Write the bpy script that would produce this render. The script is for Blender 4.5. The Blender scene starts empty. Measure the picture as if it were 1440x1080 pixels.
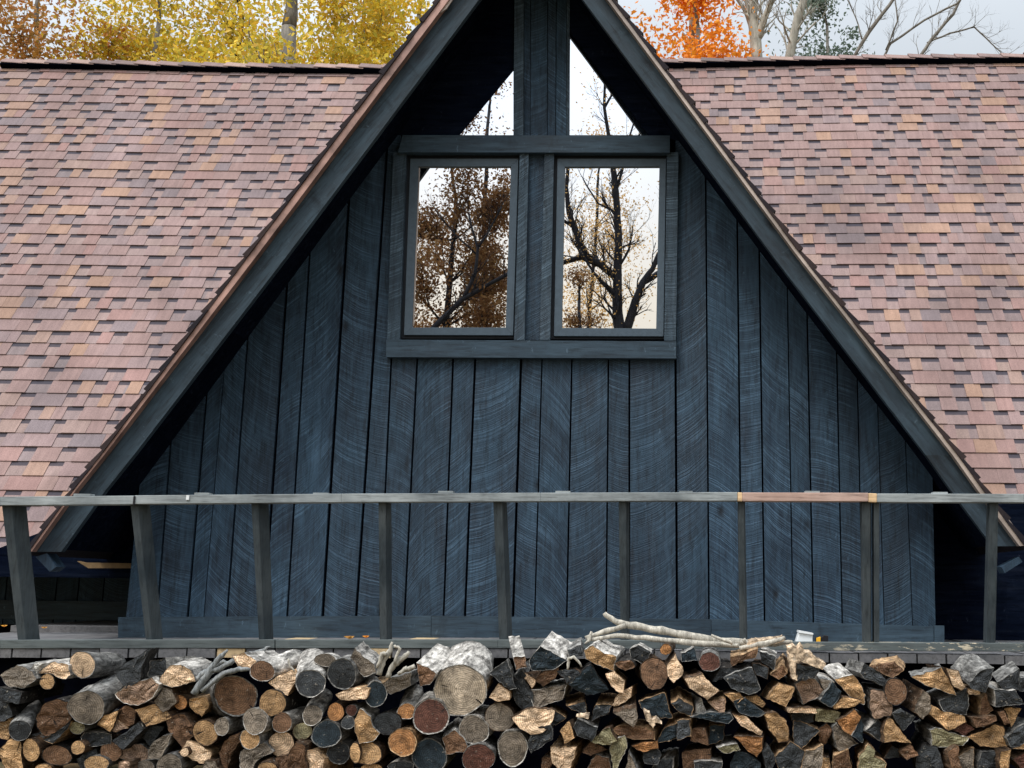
import bpy, math, random
import numpy as np
from mathutils import Vector, Matrix, noise
random.seed(7); rng = np.random.default_rng(11)
C = bpy.context.scene.collection
FX, PX, PY = 1600.0, 900.0, 540.0
YAW, PITCH, ROLL = 0.030, math.radians(10.04), 0.0118
CAM = Vector((0, -8.0, 1.54))
RM = (Matrix.Rotation(YAW, 3, 'Z') @ Matrix.Rotation(math.pi/2 + PITCH, 3, 'X') @ Matrix.Rotation(ROLL, 3, 'Z'))
DECK_Z, GROUND_Z = 1.202, 0.50

def at(px, py, Y):
    "point of the plane of constant Y that the photograph shows at (px, py)"
    d = RM @ Vector(((px-PX)/FX, -(py-PY)/FX, -1.0))
    return CAM + d * ((Y - CAM.y)/d.y)

# ---------------------------------------------------------------- objects
def tag(o, label=None, cat=None, group=None, kind=None):
    if label: o['label'] = label
    if cat: o['category'] = cat
    if group: o['group'] = group
    if kind: o['kind'] = kind
    return o

def empty(name, loc, label=None, cat=None, group=None):
    o = bpy.data.objects.new(name, None); C.objects.link(o); o.location = loc
    o.empty_display_size = .1
    return tag(o, label, cat, group)

def wloc(o):
    v = Vector(o.location)
    while o.parent: o = o.parent; v = v + Vector(o.location)
    return v

class MB:
    def __init__(s): s.v = []; s.f = []; s.m = []; s.uv = {}
    def face(s, pts, m=0, uv=None):
        i = len(s.v); s.v += [tuple(p) for p in pts]; s.f.append(tuple(range(i, i+len(pts)))); s.m.append(m)
        if uv: s.uv[len(s.f)-1] = uv
    def prism(s, poly, off, m=0, mcap=None, uvf=None):
        "poly: ring of points (front), off: vector to the back ring"
        off = Vector(off); n = len(poly); i = len(s.v)
        a = [Vector(p) for p in poly]; b = [p + off for p in a]
        s.v += [tuple(p) for p in a + b]
        fs = [tuple(range(i, i+n)), tuple(reversed(range(i+n, i+2*n)))]
        fs += [(i+(k+1) % n, i+k, i+n+k, i+n+(k+1) % n) for k in range(n)]
        ms = [m if mcap is None else mcap]*2 + [m]*n
        for f, mm in zip(fs, ms):
            s.f.append(f); s.m.append(mm)
            if uvf: s.uv[len(s.f)-1] = [uvf(Vector(s.v[j])) for j in f]
    def box(s, p0, p1, m=0, uvf=None):
        x0, y0, z0 = p0; x1, y1, z1 = p1
        s.prism([(x0, y0, z0), (x1, y0, z0), (x1, y0, z1), (x0, y0, z1)], (0, y1-y0, 0), m, None, uvf)
    def hexa(s, q0, q1, m=0, uvf=None):
        "two quads (rings of four) joined"
        i = len(s.v); s.v += [tuple(p) for p in list(q0)+list(q1)]
        for f in [(0, 1, 2, 3), (7, 6, 5, 4), (1, 0, 4, 5), (2, 1, 5, 6), (3, 2, 6, 7), (0, 3, 7, 4)]:
            g = tuple(i+j for j in f); s.f.append(g); s.m.append(m)
            if uvf: s.uv[len(s.f)-1] = [uvf(Vector(s.v[j])) for j in g]
    def tube(s, pts, radii, n=6, m=0):
        pts = [Vector(p) for p in pts]; i0 = len(s.v)
        up = Vector((.13, .31, .94))
        for k, p in enumerate(pts):
            t = (pts[min(k+1, len(pts)-1)] - pts[max(k-1, 0)])
            if t.length < 1e-9: t = Vector((0, 0, 1))
            t.normalize(); u = t.cross(up)
            if u.length < .05: u = t.cross(Vector((1, 0, 0)))
            u.normalize(); w = t.cross(u)
            for j in range(n):
                a = 2*math.pi*j/n
                s.v.append(tuple(p + (u*math.cos(a) + w*math.sin(a))*radii[k]))
        for k in range(len(pts)-1):
            for j in range(n):
                a = i0+k*n+j; b = i0+k*n+(j+1) % n
                s.f.append((a, b, b+n, a+n)); s.m.append(m)
        s.f.append(tuple(i0+j for j in reversed(range(n)))); s.m.append(m)
        e = i0+(len(pts)-1)*n
        s.f.append(tuple(e+j for j in range(n))); s.m.append(m)
    def build(s, name, mats, parent=None, origin=None, smooth=False, bevel=0):
        if not isinstance(mats, (list, tuple)): mats = [mats]
        me = bpy.data.meshes.new(name)
        pw = wloc(parent) if parent else Vector((0, 0, 0))
        og = Vector(origin) if origin is not None else pw
        me.from_pydata([(x-og.x, y-og.y, z-og.z) for x, y, z in s.v], [], s.f)
        for m in mats: me.materials.append(m)
        me.polygons.foreach_set('material_index', s.m)
        if s.uv:
            l = me.uv_layers.new(name='UVMap')
            for fi, uv in s.uv.items():
                p = me.polygons[fi]
                for k, li in enumerate(p.loop_indices): l.data[li].uv = uv[k]
        if smooth: me.polygons.foreach_set('use_smooth', [True]*len(me.polygons))
        me.validate(); me.update()
        o = bpy.data.objects.new(name, me); C.objects.link(o)
        if parent: o.parent = parent
        o.location = og - pw
        if bevel:
            b = o.modifiers.new('bevel', 'BEVEL'); b.width = bevel; b.segments = 2; b.limit_method = 'ANGLE'; b.angle_limit = .6
        return o

# ---------------------------------------------------------------- materials
class NT:
    def __init__(s, name):
        s.mat = bpy.data.materials.new(name); s.mat.use_nodes = True
        s.t = s.mat.node_tree; s.n = s.t.nodes; s.n.clear()
        s.out = s.n.new('ShaderNodeOutputMaterial')
    def add(s, typ, **kw):
        n = s.n.new(typ)
        for k, v in kw.items():
            if k.startswith('i_'):
                key = k[2:].replace('_', ' ')
                n.inputs[key].default_value = v
            else: setattr(n, k, v)
        return n
    def L(s, a, b): s.t.links.new(a, b)
    def geo(s, which='Position'): return s.add('ShaderNodeNewGeometry').outputs[which]
    def mp(s, vec, scale=(1, 1, 1), loc=(0, 0, 0), rot=(0, 0, 0)):
        m = s.add('ShaderNodeMapping'); m.inputs['Scale'].default_value = scale
        m.inputs['Location'].default_value = loc; m.inputs['Rotation'].default_value = rot
        s.L(vec, m.inputs['Vector']); return m.outputs[0]
    def noise(s, vec, scale=5, detail=4, rough=.55, dist=0, out='Fac'):
        n = s.add('ShaderNodeTexNoise'); n.inputs['Scale'].default_value = scale; n.inputs['Detail'].default_value = detail
        n.inputs['Roughness'].default_value = rough; n.inputs['Distortion'].default_value = dist
        if vec is not None: s.L(vec, n.inputs['Vector'])
        return n.outputs[out]
    def ramp(s, fac, stops, interp='LINEAR'):
        r = s.add('ShaderNodeValToRGB'); cr = r.color_ramp; cr.interpolation = interp
        while len(cr.elements) < len(stops): cr.elements.new(.5)
        for e, (p, c) in zip(cr.elements, stops):
            e.position = p
            e.color = (c, c, c, 1) if isinstance(c, (int, float)) else (*c, 1)
        s.L(fac, r.inputs[0]); return r.outputs[0]
    def math(s, op, a, b=None, clamp=False):
        n = s.add('ShaderNodeMath', operation=op, use_clamp=clamp)
        for i, v in enumerate((a, b)):
            if v is None: continue
            if isinstance(v, (int, float)): n.inputs[i].default_value = v
            else: s.L(v, n.inputs[i])
        return n.outputs[0]
    def mix(s, fac, a, b, mode='MIX'):
        n = s.add('ShaderNodeMix', data_type='RGBA', blend_type=mode)
        for sock, v in ((n.inputs[0], fac), (n.inputs[6], a), (n.inputs[7], b)):
            if isinstance(v, (int, float)): sock.default_value = v if sock == n.inputs[0] else (v, v, v, 1)
            elif isinstance(v, tuple): sock.default_value = (*v, 1)
            else: s.L(v, sock)
        return n.outputs[2]
    def bump(s, h, strength=.5, dist=.01, normal=None):
        b = s.add('ShaderNodeBump'); b.inputs['Strength'].default_value = strength; b.inputs['Distance'].default_value = dist
        s.L(h, b.inputs['Height'])
        if normal is not None: s.L(normal, b.inputs['Normal'])
        return b.outputs[0]
    def bsdf(s, col, rough=.8, normal=None, metal=0, spec=.3):
        p = s.add('ShaderNodeBsdfPrincipled')
        p.inputs['Specular IOR Level'].default_value = spec; p.inputs['Metallic'].default_value = metal
        if isinstance(col, tuple): p.inputs['Base Color'].default_value = (*col, 1)
        else: s.L(col, p.inputs['Base Color'])
        if isinstance(rough, (int, float)): p.inputs['Roughness'].default_value = rough
        else: s.L(rough, p.inputs['Roughness'])
        if normal is not None: s.L(normal, p.inputs['Normal'])
        return p.outputs[0]
    def done(s, sh): s.L(sh, s.out.inputs['Surface']); return s.mat
    def combine(s, x, y, z):
        n = s.add('ShaderNodeCombineXYZ')
        for i, v in enumerate((x, y, z)):
            if isinstance(v, (int, float)): n.inputs[i].default_value = v
            else: s.L(v, n.inputs[i])
        return n.outputs[0]

M = {}
def wood_paint(name, dark, light, sawn=True, axis='Z', rough=.75, amount=.55):
    "dark stained rough-sawn boards: circular saw arcs from the UVs (u across, v along the board)"
    t = NT(name); pos = t.geo(); isl = t.geo('Random Per Island')
    stretch = {'Z': (9, 9, .9), 'X': (.9, 9, 9)}.get(axis, (.9, 9, 9))
    if axis in ('L', 'R'): pos = t.mp(pos, rot=(0, math.radians(53 if axis == 'L' else -53), 0))
    off = t.combine(t.math('MULTIPLY', isl, 31), t.math('MULTIPLY', isl, 17), t.math('MULTIPLY', isl, 53))
    va = t.add('ShaderNodeVectorMath', operation='ADD'); t.L(pos, va.inputs[0]); t.L(off, va.inputs[1]); p = va.outputs[0]
    grain = t.noise(t.mp(p, stretch), 6, 6, .65, .3)
    blotch = t.noise(t.mp(p, (1, 1, .45) if axis == 'Z' else (.45, 1, 1)), 4.5, 5, .6)
    col = t.mix(t.ramp(blotch, [(.3, 0.0), (.72, 1.0)]), dark, light)
    h = t.math('MULTIPLY', grain, .5)
    if sawn:
        uv = t.add('ShaderNodeUVMap'); sx = t.add('ShaderNodeSeparateXYZ'); t.L(uv.outputs[0], sx.inputs[0])
        u, v = sx.outputs[0], sx.outputs[1]
        arc = t.math('SQRT', t.math('MAXIMUM', t.math('SUBTRACT', .36, t.math('MULTIPLY', u, u)), .0004))
        ph = t.math('ADD', v, t.math('MULTIPLY', arc, 1.15))
        wob = t.math('MULTIPLY', t.noise(t.mp(p, (3, 3, 3)), 4, 2), .018)
        ph = t.math('ADD', ph, wob)
        st = t.noise(t.combine(t.math('MULTIPLY', ph, 120), t.math('MULTIPLY', u, 1.0), t.math('MULTIPLY', isl, 90)), 1.0, 3, .6)
        st2 = t.ramp(st, [(.46, 0.0), (.53, .22), (.62, 1.0)])
        mask = t.ramp(t.noise(t.mp(p, (2.2, 2.2, 1.4)), 2.2, 4, .6), [(.36, .10), (.62, 1.0)])
        sm = t.math('MULTIPLY', st2, mask)
        col = t.mix(t.math('MULTIPLY', sm, amount), col, tuple(min(1, c*2.5+.02) for c in light))
        h = t.math('ADD', t.math('MULTIPLY', st, 2.2), h)
    gm = t.ramp(grain, [(.30, .45), (.5, 1.0), (.75, 1.25)])
    col = t.mix(1.0, col, gm, 'MULTIPLY')
    # scuffs that expose paler fibre, and worn streaks down the board
    sc_ = t.noise(t.mp(p, (4, 4, 2)), 7, 6, .75); wear = t.noise(t.mp(p, stretch), 2.2, 4, .6)
    col = t.mix(t.ramp(sc_, [(.62, 0.0), (.70, .40)]), col, tuple(min(1, c*3+.03) for c in light))
    col = t.mix(t.ramp(wear, [(.52, 0.0), (.75, .35)]), col, tuple(min(1, c*1.9+.01) for c in light))
    col = t.mix(t.ramp(t.noise(t.mp(p, (3, 3, 1.5)), 2.6, 5, .7), [(.56, 0.0), (.72, .55)]), col, tuple(c*.45 for c in dark))
    # knots
    vor = t.add('ShaderNodeTexVoronoi'); vor.voronoi_dimensions = '2D'; vor.inputs['Scale'].default_value = 1.0
    sp = t.add('ShaderNodeSeparateXYZ'); t.L(t.mp(p, (3.4, 1, 1.9) if axis == 'Z' else (1.5, 1, 3.4)), sp.inputs[0]); t.L(t.combine(sp.outputs[0], sp.outputs[2], 0), vor.inputs['Vector'])
    kn = t.ramp(t.math('ADD', vor.outputs['Distance'], t.math('MULTIPLY', t.noise(p, 30, 3), .06)), [(.05, 1.0), (.15, 0.0)])
    gate = t.add('ShaderNodeSeparateColor'); t.L(vor.outputs['Color'], gate.inputs[0]); kn = t.math('MULTIPLY', kn, t.ramp(gate.outputs[0], [(.60, 0.0), (.95, 1.0)]))
    col = t.mix(t.math('MULTIPLY', kn, .9), col, (.003, .005, .009))
    h = t.math('SUBTRACT', h, kn)
    tone = t.ramp(isl, [(0, .80), (1, 1.22)])
    col = t.mix(1.0, col, tone, 'MULTIPLY')
    rr = t.ramp(blotch, [(.3, rough-.16), (.7, rough+.08)])
    return t.done(t.bsdf(col, rr, t.bump(h, .6, .006), spec=.0 if 'soffit' in name else .35))

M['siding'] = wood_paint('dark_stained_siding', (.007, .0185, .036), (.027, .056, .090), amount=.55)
M['trim'] = wood_paint('dark_stained_trim', (.015, .029, .046), (.042, .068, .094), amount=.7)
M['trim_x'] = wood_paint('dark_stained_beam', (.014, .029, .046), (.038, .066, .094), sawn=False, axis='X')
for k in 'LR': M['rake'+k] = wood_paint('worn_rake_board_'+k, (.007, .014, .022), (.034, .056, .076), sawn=False, axis=k)
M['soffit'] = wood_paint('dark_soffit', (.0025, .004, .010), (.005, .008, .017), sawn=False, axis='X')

def plain(name, col, rough=.7, metal=0, nscale=18, var=.25, bump=.25, spec=.3, stretch=(1, 1, 1)):
    t = NT(name); p = t.mp(t.geo(), stretch); n = t.noise(p, nscale, 6, .62)
    c = t.mix(1.0, col, t.ramp(n, [(.3, 1-var), (.7, 1+var)]), 'MULTIPLY')
    return t.done(t.bsdf(c, rough, t.bump(n, bump, .006), metal, spec))

def weathered(name, a, b, peel=None, stretch=(.7, 8, 8)):
    t = NT(name); pos = t.geo(); g = t.noise(t.mp(pos, stretch), 7, 7, .68, .4); bl = t.noise(pos, 3.1, 5, .6)
    col = t.mix(t.ramp(bl, [(.32, 0.0), (.68, 1.0)]), a, b)
    col = t.mix(1.0, col, t.ramp(g, [(.28, .45), (.5, 1.0), (.8, 1.3)]), 'MULTIPLY')
    if peel:
        f = t.noise(t.mp(pos, (1.2, 3, 7)), 5, 6, .7)
        sx = t.add('ShaderNodeSeparateXYZ'); t.L(pos, sx.inputs[0])
        right = t.ramp(t.math('MULTIPLY', sx.outputs[0], .5), [(.25, 0.0), (.6, 1.0)])
        col = t.mix(t.math('MULTIPLY', t.ramp(f, [(.555, 0.0), (.575, 1.0)]), right), col, peel)
    return t.done(t.bsdf(col, .78, t.bump(g, .5, .004)))
M['rail'] = weathered('weathered_grey_rail', (.15, .17, .18), (.33, .36, .37))
M['rail_new'] = weathered('new_reddish_rail', (.36, .24, .20), (.50, .36, .31))
M['rail_pale'] = weathered('raw_end_grain_rail', (.62, .42, .24), (.7, .5, .3))
M['post'] = weathered('weathered_dark_post', (.020, .030, .038), (.062, .074, .080), stretch=(8, 8, .7))
M['toe'] = weathered('weathered_toe_rail', (.065, .078, .082), (.12, .14, .14), peel=(.55, .48, .36))
M['deck'] = weathered('grey_deck_board', (.075, .078, .085), (.17, .165, .17), stretch=(6, .6, 6))
M['deck_end'] = weathered('grey_deck_board_end', (.06, .065, .068), (.13, .135, .13), stretch=(5, 5, 5))
M['deck_new'] = weathered('new_deck_board', (.45, .33, .19), (.6, .46, .28), stretch=(5, 5, 5))
M['drip'] = plain('pinkish_drip_edge', (.30, .18, .15), .45, .3, 3, .75, .05, .5)
M['drip_pale'] = plain('pale_drip_edge', (.40, .33, .29), .45, .3, 2.2, .55, .05, .5)
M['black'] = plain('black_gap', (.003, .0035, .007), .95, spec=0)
M['white'] = plain('white_plastic', (.75, .78, .8), .35, 0, 6, .04, .02)
M['yellow'] = plain('yellow_plastic', (.8, .42, .03), .4, 0, 6, .05, .02)
M['blackp'] = plain('black_plastic', (.01, .01, .014), .4, 0, 6, .05, .02)
M['frame'] = plain('painted_window_sash', (.062, .090, .120), .5, 0, 30, .15, .1)
M['frame_dark'] = plain('dark_window_jamb', (.010, .014, .022), .6, 0, 30, .2, .1)
M['gold'] = plain('bare_wood_sliver', (.16, .10, .045), .7)

# shingles: each tab its own tone
def shingle(name, stops, dim=1.0, band=False):
    t = NT(name); pos = t.geo(); isl = t.geo('Random Per Island')
    col = t.ramp(isl, stops, 'LINEAR')
    gr = t.noise(pos, 190, 4, .8); bl = t.noise(pos, 1.1, 4, .6); st = t.noise(t.mp(pos, (9, 1.2, 1.2)), 3, 4, .6)
    col = t.mix(1.0, col, t.ramp(gr, [(.3, .50*dim), (.7, 1.32*dim)]), 'MULTIPLY')
    col = t.mix(1.0, col, t.ramp(bl, [(.3, .76), (.7, 1.18)]), 'MULTIPLY')
    col = t.mix(1.0, col, t.ramp(st, [(.3, .86), (.7, 1.10)]), 'MULTIPLY')
    if band:                                                # printed dark strip of a laminated shingle, also painting the recess shadow
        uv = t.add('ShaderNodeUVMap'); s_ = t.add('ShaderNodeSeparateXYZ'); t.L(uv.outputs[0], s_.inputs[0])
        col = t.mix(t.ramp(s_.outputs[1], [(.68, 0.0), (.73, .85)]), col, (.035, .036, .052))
    return t.done(t.bsdf(col, .9, t.bump(gr, .35, .002), spec=.2))
mauve = (.275, .185, .172); tan = (.335, .215, .165); grey = (.205, .168, .178); rose = (.31, .19, .175)
M['tab'] = shingle('shingle_tabs', [(0, grey), (.15, (.29, .205, .20)), (.32, mauve), (.48, (.29, .20, .19)), (.60, mauve), (.72, rose), (.80, (.30, .215, .195)), (.86, (.33, .22, .18)), (.93, tan), (1, (.37, .235, .175))])
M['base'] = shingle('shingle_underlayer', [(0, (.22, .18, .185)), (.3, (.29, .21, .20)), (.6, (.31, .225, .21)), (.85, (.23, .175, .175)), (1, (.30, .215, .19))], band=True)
M['cap'] = shingle('ridge_caps', [(0, (.15, .115, .11)), (.5, mauve), (1, (.36, .25, .21))])
M['gshingle'] = shingle('dark_shingle_edge', [(0, (.02, .018, .024)), (1, (.05, .035, .035))])

def glass_mat():
    t = NT('window_glass'); pos = t.geo()
    n = t.noise(pos, 1.2, 1, .5); nb = t.bump(n, .3, .004)
    g = t.add('ShaderNodeBsdfGlossy'); g.inputs['Color'].default_value = (.93, .95, 1, 1); g.inputs['Roughness'].default_value = .0
    t.L(nb, g.inputs['Normal'])
    d = t.add('ShaderNodeBsdfDiffuse'); d.inputs['Color'].default_value = (.005, .006, .01, 1)
    m = t.add('ShaderNodeMixShader'); m.inputs[0].default_value = .86
    t.L(d.outputs[0], m.inputs[1]); t.L(g.outputs[0], m.inputs[2])
    return t.done(m.outputs[0])
M['glass'] = glass_mat()

# firewood: colour comes from the object's own colour
def end_mat():
    t = NT('cut_wood_end'); oi = t.add('ShaderNodeObjectInfo'); tc = t.add('ShaderNodeTexCoord').outputs['Object']
    rnd = oi.outputs['Random']
    off = t.combine(t.math('MULTIPLY', t.math('SUBTRACT', rnd, .5), .05), 0, t.math('MULTIPLY', t.math('SUBTRACT', t.math('FRACT', t.math('MULTIPLY', rnd, 7.3)), .5), .05))
    va = t.add('ShaderNodeVectorMath', operation='ADD'); t.L(tc, va.inputs[0]); t.L(off, va.inputs[1]); p = va.outputs[0]
    wv = t.add('ShaderNodeTexWave', wave_type='RINGS', rings_direction='Y', wave_profile='SAW')
    wv.inputs['Scale'].default_value = 30; wv.inputs['Distortion'].default_value = 2.2; wv.inputs['Detail'].default_value = 3; wv.inputs['Detail Scale'].default_value = .8
    t.L(p, wv.inputs['Vector'])
    sx = t.add('ShaderNodeSeparateXYZ'); t.L(p, sx.inputs[0])
    ang = t.math('ARCTAN2', sx.outputs[2], sx.outputs[0])
    rad = t.math('SQRT', t.math('ADD', t.math('MULTIPLY', sx.outputs[0], sx.outputs[0]), t.math('MULTIPLY', sx.outputs[2], sx.outputs[2])))
    crk = t.noise(t.combine(t.math('MULTIPLY', ang, 3.2), t.math('MULTIPLY', rad, 4), t.math('MULTIPLY', rnd, 40)), 1.6, 3, .6)
    crack = t.ramp(crk, [(.31, 1.0), (.345, 0.0)])
    n4 = t.combine(sx.outputs[0], t.math('MULTIPLY', rnd, 20), sx.outputs[2])
    blot = t.noise(n4, 14, 5, .65); fine = t.noise(n4, 90, 5, .7)
    saw = t.noise(t.mp(n4, (30, 1, 220), rot=(0, .6, 0)), 1, 3, .6)
    c = t.mix(1.0, oi.outputs['Color'], t.ramp(wv.outputs[0], [(0, .55), (.6, 1.0), (1, 1.25)]), 'MULTIPLY')
    c = t.mix(1.0, c, t.ramp(blot, [(.28, .30), (.5, .95), (.72, 1.6)]), 'MULTIPLY')
    c = t.mix(1.0, c, t.ramp(fine, [(.3, .68), (.7, 1.28)]), 'MULTIPLY')
    c = t.mix(1.0, c, t.ramp(saw, [(.35, .70), (.65, 1.25)]), 'MULTIPLY')
    chip = t.noise(n4, 46, 4, .75)
    c = t.mix(t.ramp(chip, [(.63, 0.0), (.67, .5)]), c, (.46, .41, .34))
    c = t.mix(crack, c, (.012, .010, .010))
    h = t.math('ADD', t.math('MULTIPLY', fine, .5), t.math('ADD', t.math('MULTIPLY', blot, 1.2), t.math('MULTIPLY', crack, -1.0)))
    return t.done(t.bsdf(c, .8, t.bump(h, .8, .008), spec=.25))
def side_mat():
    t = NT('bark_and_split_side'); oi = t.add('ShaderNodeObjectInfo'); tc = t.add('ShaderNodeTexCoord').outputs['Object']
    rnd = oi.outputs['Random']
    va = t.add('ShaderNodeVectorMath', operation='ADD'); t.L(tc, va.inputs[0]); t.L(t.combine(rnd, t.math('MULTIPLY', rnd, 9), rnd), va.inputs[1]); p = va.outputs[0]
    fur = t.noise(t.mp(p, (34, 7, 34)), 1, 6, .7, .6); bl = t.noise(p, 16, 6, .68); fl = t.noise(p, 38, 5, .7)
    c = t.mix(1.0, oi.outputs['Color'], t.ramp(fur, [(.34, .16), (.5, .8), (.66, 1.7)]), 'MULTIPLY')
    c = t.mix(1.0, c, t.ramp(bl, [(.32, .35), (.68, 1.45)]), 'MULTIPLY')
    c = t.mix(t.ramp(fl, [(.60, 0.0), (.66, .6)]), c, (.46, .44, .40))
    h = t.math('ADD', fur, t.math('MULTIPLY', fl, .7))
    return t.done(t.bsdf(c, .85, t.bump(h, .9, .012), spec=.2))
M['end'] = end_mat(); M['side'] = side_mat()
M['branch'] = None
def bark(name, a, b, sc=1.0, rough=.85):
    t = NT(name); p = t.geo(); n = t.noise(t.mp(p, (14*sc, 14*sc, 3*sc)), 1, 6, .7, .5); m = t.noise(t.mp(p, (1, 1, 1)), 3*sc, 4)
    c = t.mix(t.ramp(n, [(.3, 0.0), (.65, 1.0)]), a, b); c = t.mix(1.0, c, t.ramp(m, [(.3, .75), (.7, 1.2)]), 'MULTIPLY')
    return t.done(t.bsdf(c, rough, t.bump(n, .6, .02)))
M['bark_grey'] = bark('grey_tree_bark', (.09, .08, .07), (.24, .22, .19))
M['bark_pale'] = bark('pale_beech_bark', (.22, .21, .18), (.45, .43, .37))
M['bark_dark'] = bark('dark_tree_bark', (.008, .010, .016), (.03, .03, .034))
M['driftwood'] = bark('bleached_branch', (.16, .15, .13), (.62, .58, .50), 4)
M['drift_grey'] = bark('grey_weathered_branch', (.06, .068, .072), (.34, .355, .36), 4)
def leaf(name, stops, trans=.35):
    t = NT(name); isl = t.geo('Random Per Island'); pos = t.geo()
    c = t.ramp(isl, stops); c = t.mix(1.0, c, t.ramp(t.noise(pos, .55, 3), [(.3, .72), (.7, 1.18)]), 'MULTIPLY')
    d = t.bsdf(c, .6, spec=.25); tr = t.add('ShaderNodeBsdfTranslucent'); t.L(c, tr.inputs[0])
    m = t.add('ShaderNodeMixShader'); m.inputs[0].default_value = trans; t.L(d, m.inputs[1]); t.L(tr.outputs[0], m.inputs[2])
    return t.done(m.outputs[0])
M['leaf_yellow'] = leaf('yellow_leaves', [(0, (.42, .36, .05)), (.3, (.66, .52, .06)), (.6, (.80, .58, .05)), (.85, (.72, .42, .05)), (1, (.35, .38, .08))])
M['leaf_gold'] = leaf('gold_orange_leaves', [(0, (.60, .42, .06)), (.5, (.70, .36, .05)), (1, (.62, .20, .05))])
M['leaf_rust'] = leaf('rust_orange_leaves', [(0, (.42, .16, .05)), (.5, (.55, .26, .05)), (1, (.30, .20, .07))])
M['leaf_orange'] = leaf('bright_orange_leaves', [(0, (.85, .28, .02)), (.5, (.90, .36, .03)), (1, (.70, .18, .02))])
M['leaf_green'] = leaf('pale_green_leaves', [(0, (.10, .15, .12)), (1, (.20, .26, .20))])
M['leaf_brown'] = leaf('brown_leaves', [(0, (.16, .075, .03)), (.5, (.24, .12, .045)), (1, (.32, .19, .07))], .45)
M['leaf_glow'] = leaf('sparse_golden_leaves', [(0, (.55, .32, .10)), (1, (.75, .5, .2))], .6)
t = NT('forest_floor'); pos = t.geo(); n = t.noise(pos, 2.2, 6, .65); n2 = t.noise(pos, 24, 5, .7)
c = t.mix(t.ramp(n, [(.35, 0.0), (.65, 1.0)]), (.06, .065, .03), (.16, .10, .05)); c = t.mix(1.0, c, t.ramp(n2, [(.3, .6), (.7, 1.4)]), 'MULTIPLY')
M['ground'] = t.done(t.bsdf(c, .95, t.bump(n2, .8, .03)))
CLOUD_LO, CLOUD_HI, GLOW, SUN, EXPO = .29, 1.05, 2.2, 1.8, 0.5
# ================================================================ cabin
YW, YR = 0.0, -0.56                       # gable wall plane, rake plane
def V3(p, y=None): return Vector((p.x, p.y if y is None else y, p.z))
cabin = empty('cabin', at(744, 896, 0), 'dark blue-black wooden cabin with steep gable, tall reflecting windows and mauve-brown shingle roof', 'cabin')
Lpts = [(742, -169), (615, 0), (480, 180), (345, 360), (138, 640), (97, 691), (36, 776)]
Rpts = [(742, -169), (868, 0), (960, 123), (1135, 360), (1355, 640), (1392, 692), (1449, 768)]
def offs(y, side):
    t = max(0, min(1, (y-360)/280))
    if side < 0: return [0, 11-3*t, 22-7*t, 58-8*t]
    return [0, 6, 17+2*t, 48+5*t]
def rake_chain(mb, pts, side, k0, k1, yf, yb, m=0):
    for a, b in zip(pts[:-1], pts[1:]):
        q = []
        for (x, y) in (a, b):
            o = offs(y, side)
            if y == -169: q.append(tuple(at(742, y + o[k]*1.337, YR) for k in (k0, k1)))      # both slopes meet on the centre line
            else: q.append((at(x - side*o[k0], y, YR), at(x - side*o[k1], y, YR)))
        ring = [q[0][0], q[1][0], q[1][1], q[0][1]]
        mb.hexa([V3(p, yf) for p in ring], [V3(p, yb) for p in ring], m)
for side, pts in ((-1, Lpts), (1, Rpts)):
    mb = MB(); rake_chain(mb, pts, side, 2, 3, YR, YR+.045); mb.build('rake_board', M['rakeL' if side < 0 else 'rakeR'], cabin)
    mb = MB(); rake_chain(mb, pts, side, 1, 2, YR-.055, YR+.03); mb.build('drip_edge', M['drip'] if side < 0 else M['drip_pale'], cabin)
    a = at(*pts[-1], YR); o = pts[-1]
    mb = MB()
    if side < 0: q = [(50, 783), (66, 778), (79, 797), (70, 804)]
    else: q = [(1408, 797), (1433, 783), (1438, 790), (1413, 806)]
    mb.prism([at(x, y, YR+.01) for x, y in q][::-1], (0, .12, 0)); mb.build('rafter_tail', M['siding'], cabin)
# bent end of the left drip edge near the peak
mb = MB(); pl = [(636, 0), (628, 12), (616, 20), (604, 27), (612, 8), (622, -6)]
mb.prism([at(x, y, YR-.04) for x, y in pl][::-1], (0, .012, 0)); mb.build('bent_metal_flap', M['drip_pale'], cabin)

# straight roof lines in X-Z (front plane), for slabs that run back
def line_of(p, q):
    a, b = at(*p, YR), at(*q, YR); return a, b
for side, pts in ((-1, Lpts), (1, Rpts)):
    A = at(*pts[0], YR); B = at(*pts[-1], YR)
    d = (B-A); L = d.length; d.normalize(); n = Vector((d.z, 0, -d.x)); n = n if n.z > 0 else -n
    def P(s, h, y):
        # follow the photographed polyline
        ys = [at(*p, YR) for p in pts]; acc = 0
        for u, v in zip(ys[:-1], ys[1:]):
            l = (v-u).length
            if s <= acc + l or v is ys[-1]: q = u + (v-u)*((s-acc)/l); break
            acc += l
        return Vector((q.x, y, q.z)) + n*h
    # roof deck (soffit)
    mb = MB(); N = 6
    for k in range(N):
        s0, s1 = L*k/N, L*(k+1)/N - (.10 if k == N-1 else 0)
        ring = lambda y: [P(s0, -.045, y), P(s1, -.045, y), P(s1, -.115, y), P(s0, -.115, y)]
        mb.hexa(ring(YR+.047), ring(2.4))
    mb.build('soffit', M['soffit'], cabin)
    mb = MB(); e = .158; k = 0; s = 0.03
    while s < L-.02:
        s1 = min(s+e*1.25, L); j = random.uniform(-.008, .008)
        yf = YR-.064 + random.uniform(-.006, .006)
        ring = lambda y: [P(s, -.036, y), P(s1, -.008+j*.4, y), P(s1, -.045, y), P(s, -.046, y)]
        mb.hexa(ring(yf), ring(2.4)); s += e
    mb.build('gable_shingles', M['gshingle'], cabin)
    if side < 0: soffL = (P(0, -.115, 0), P(L, -.115, 0))
    else: soffR = (P(0, -.115, 0), P(L, -.115, 0))
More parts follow.
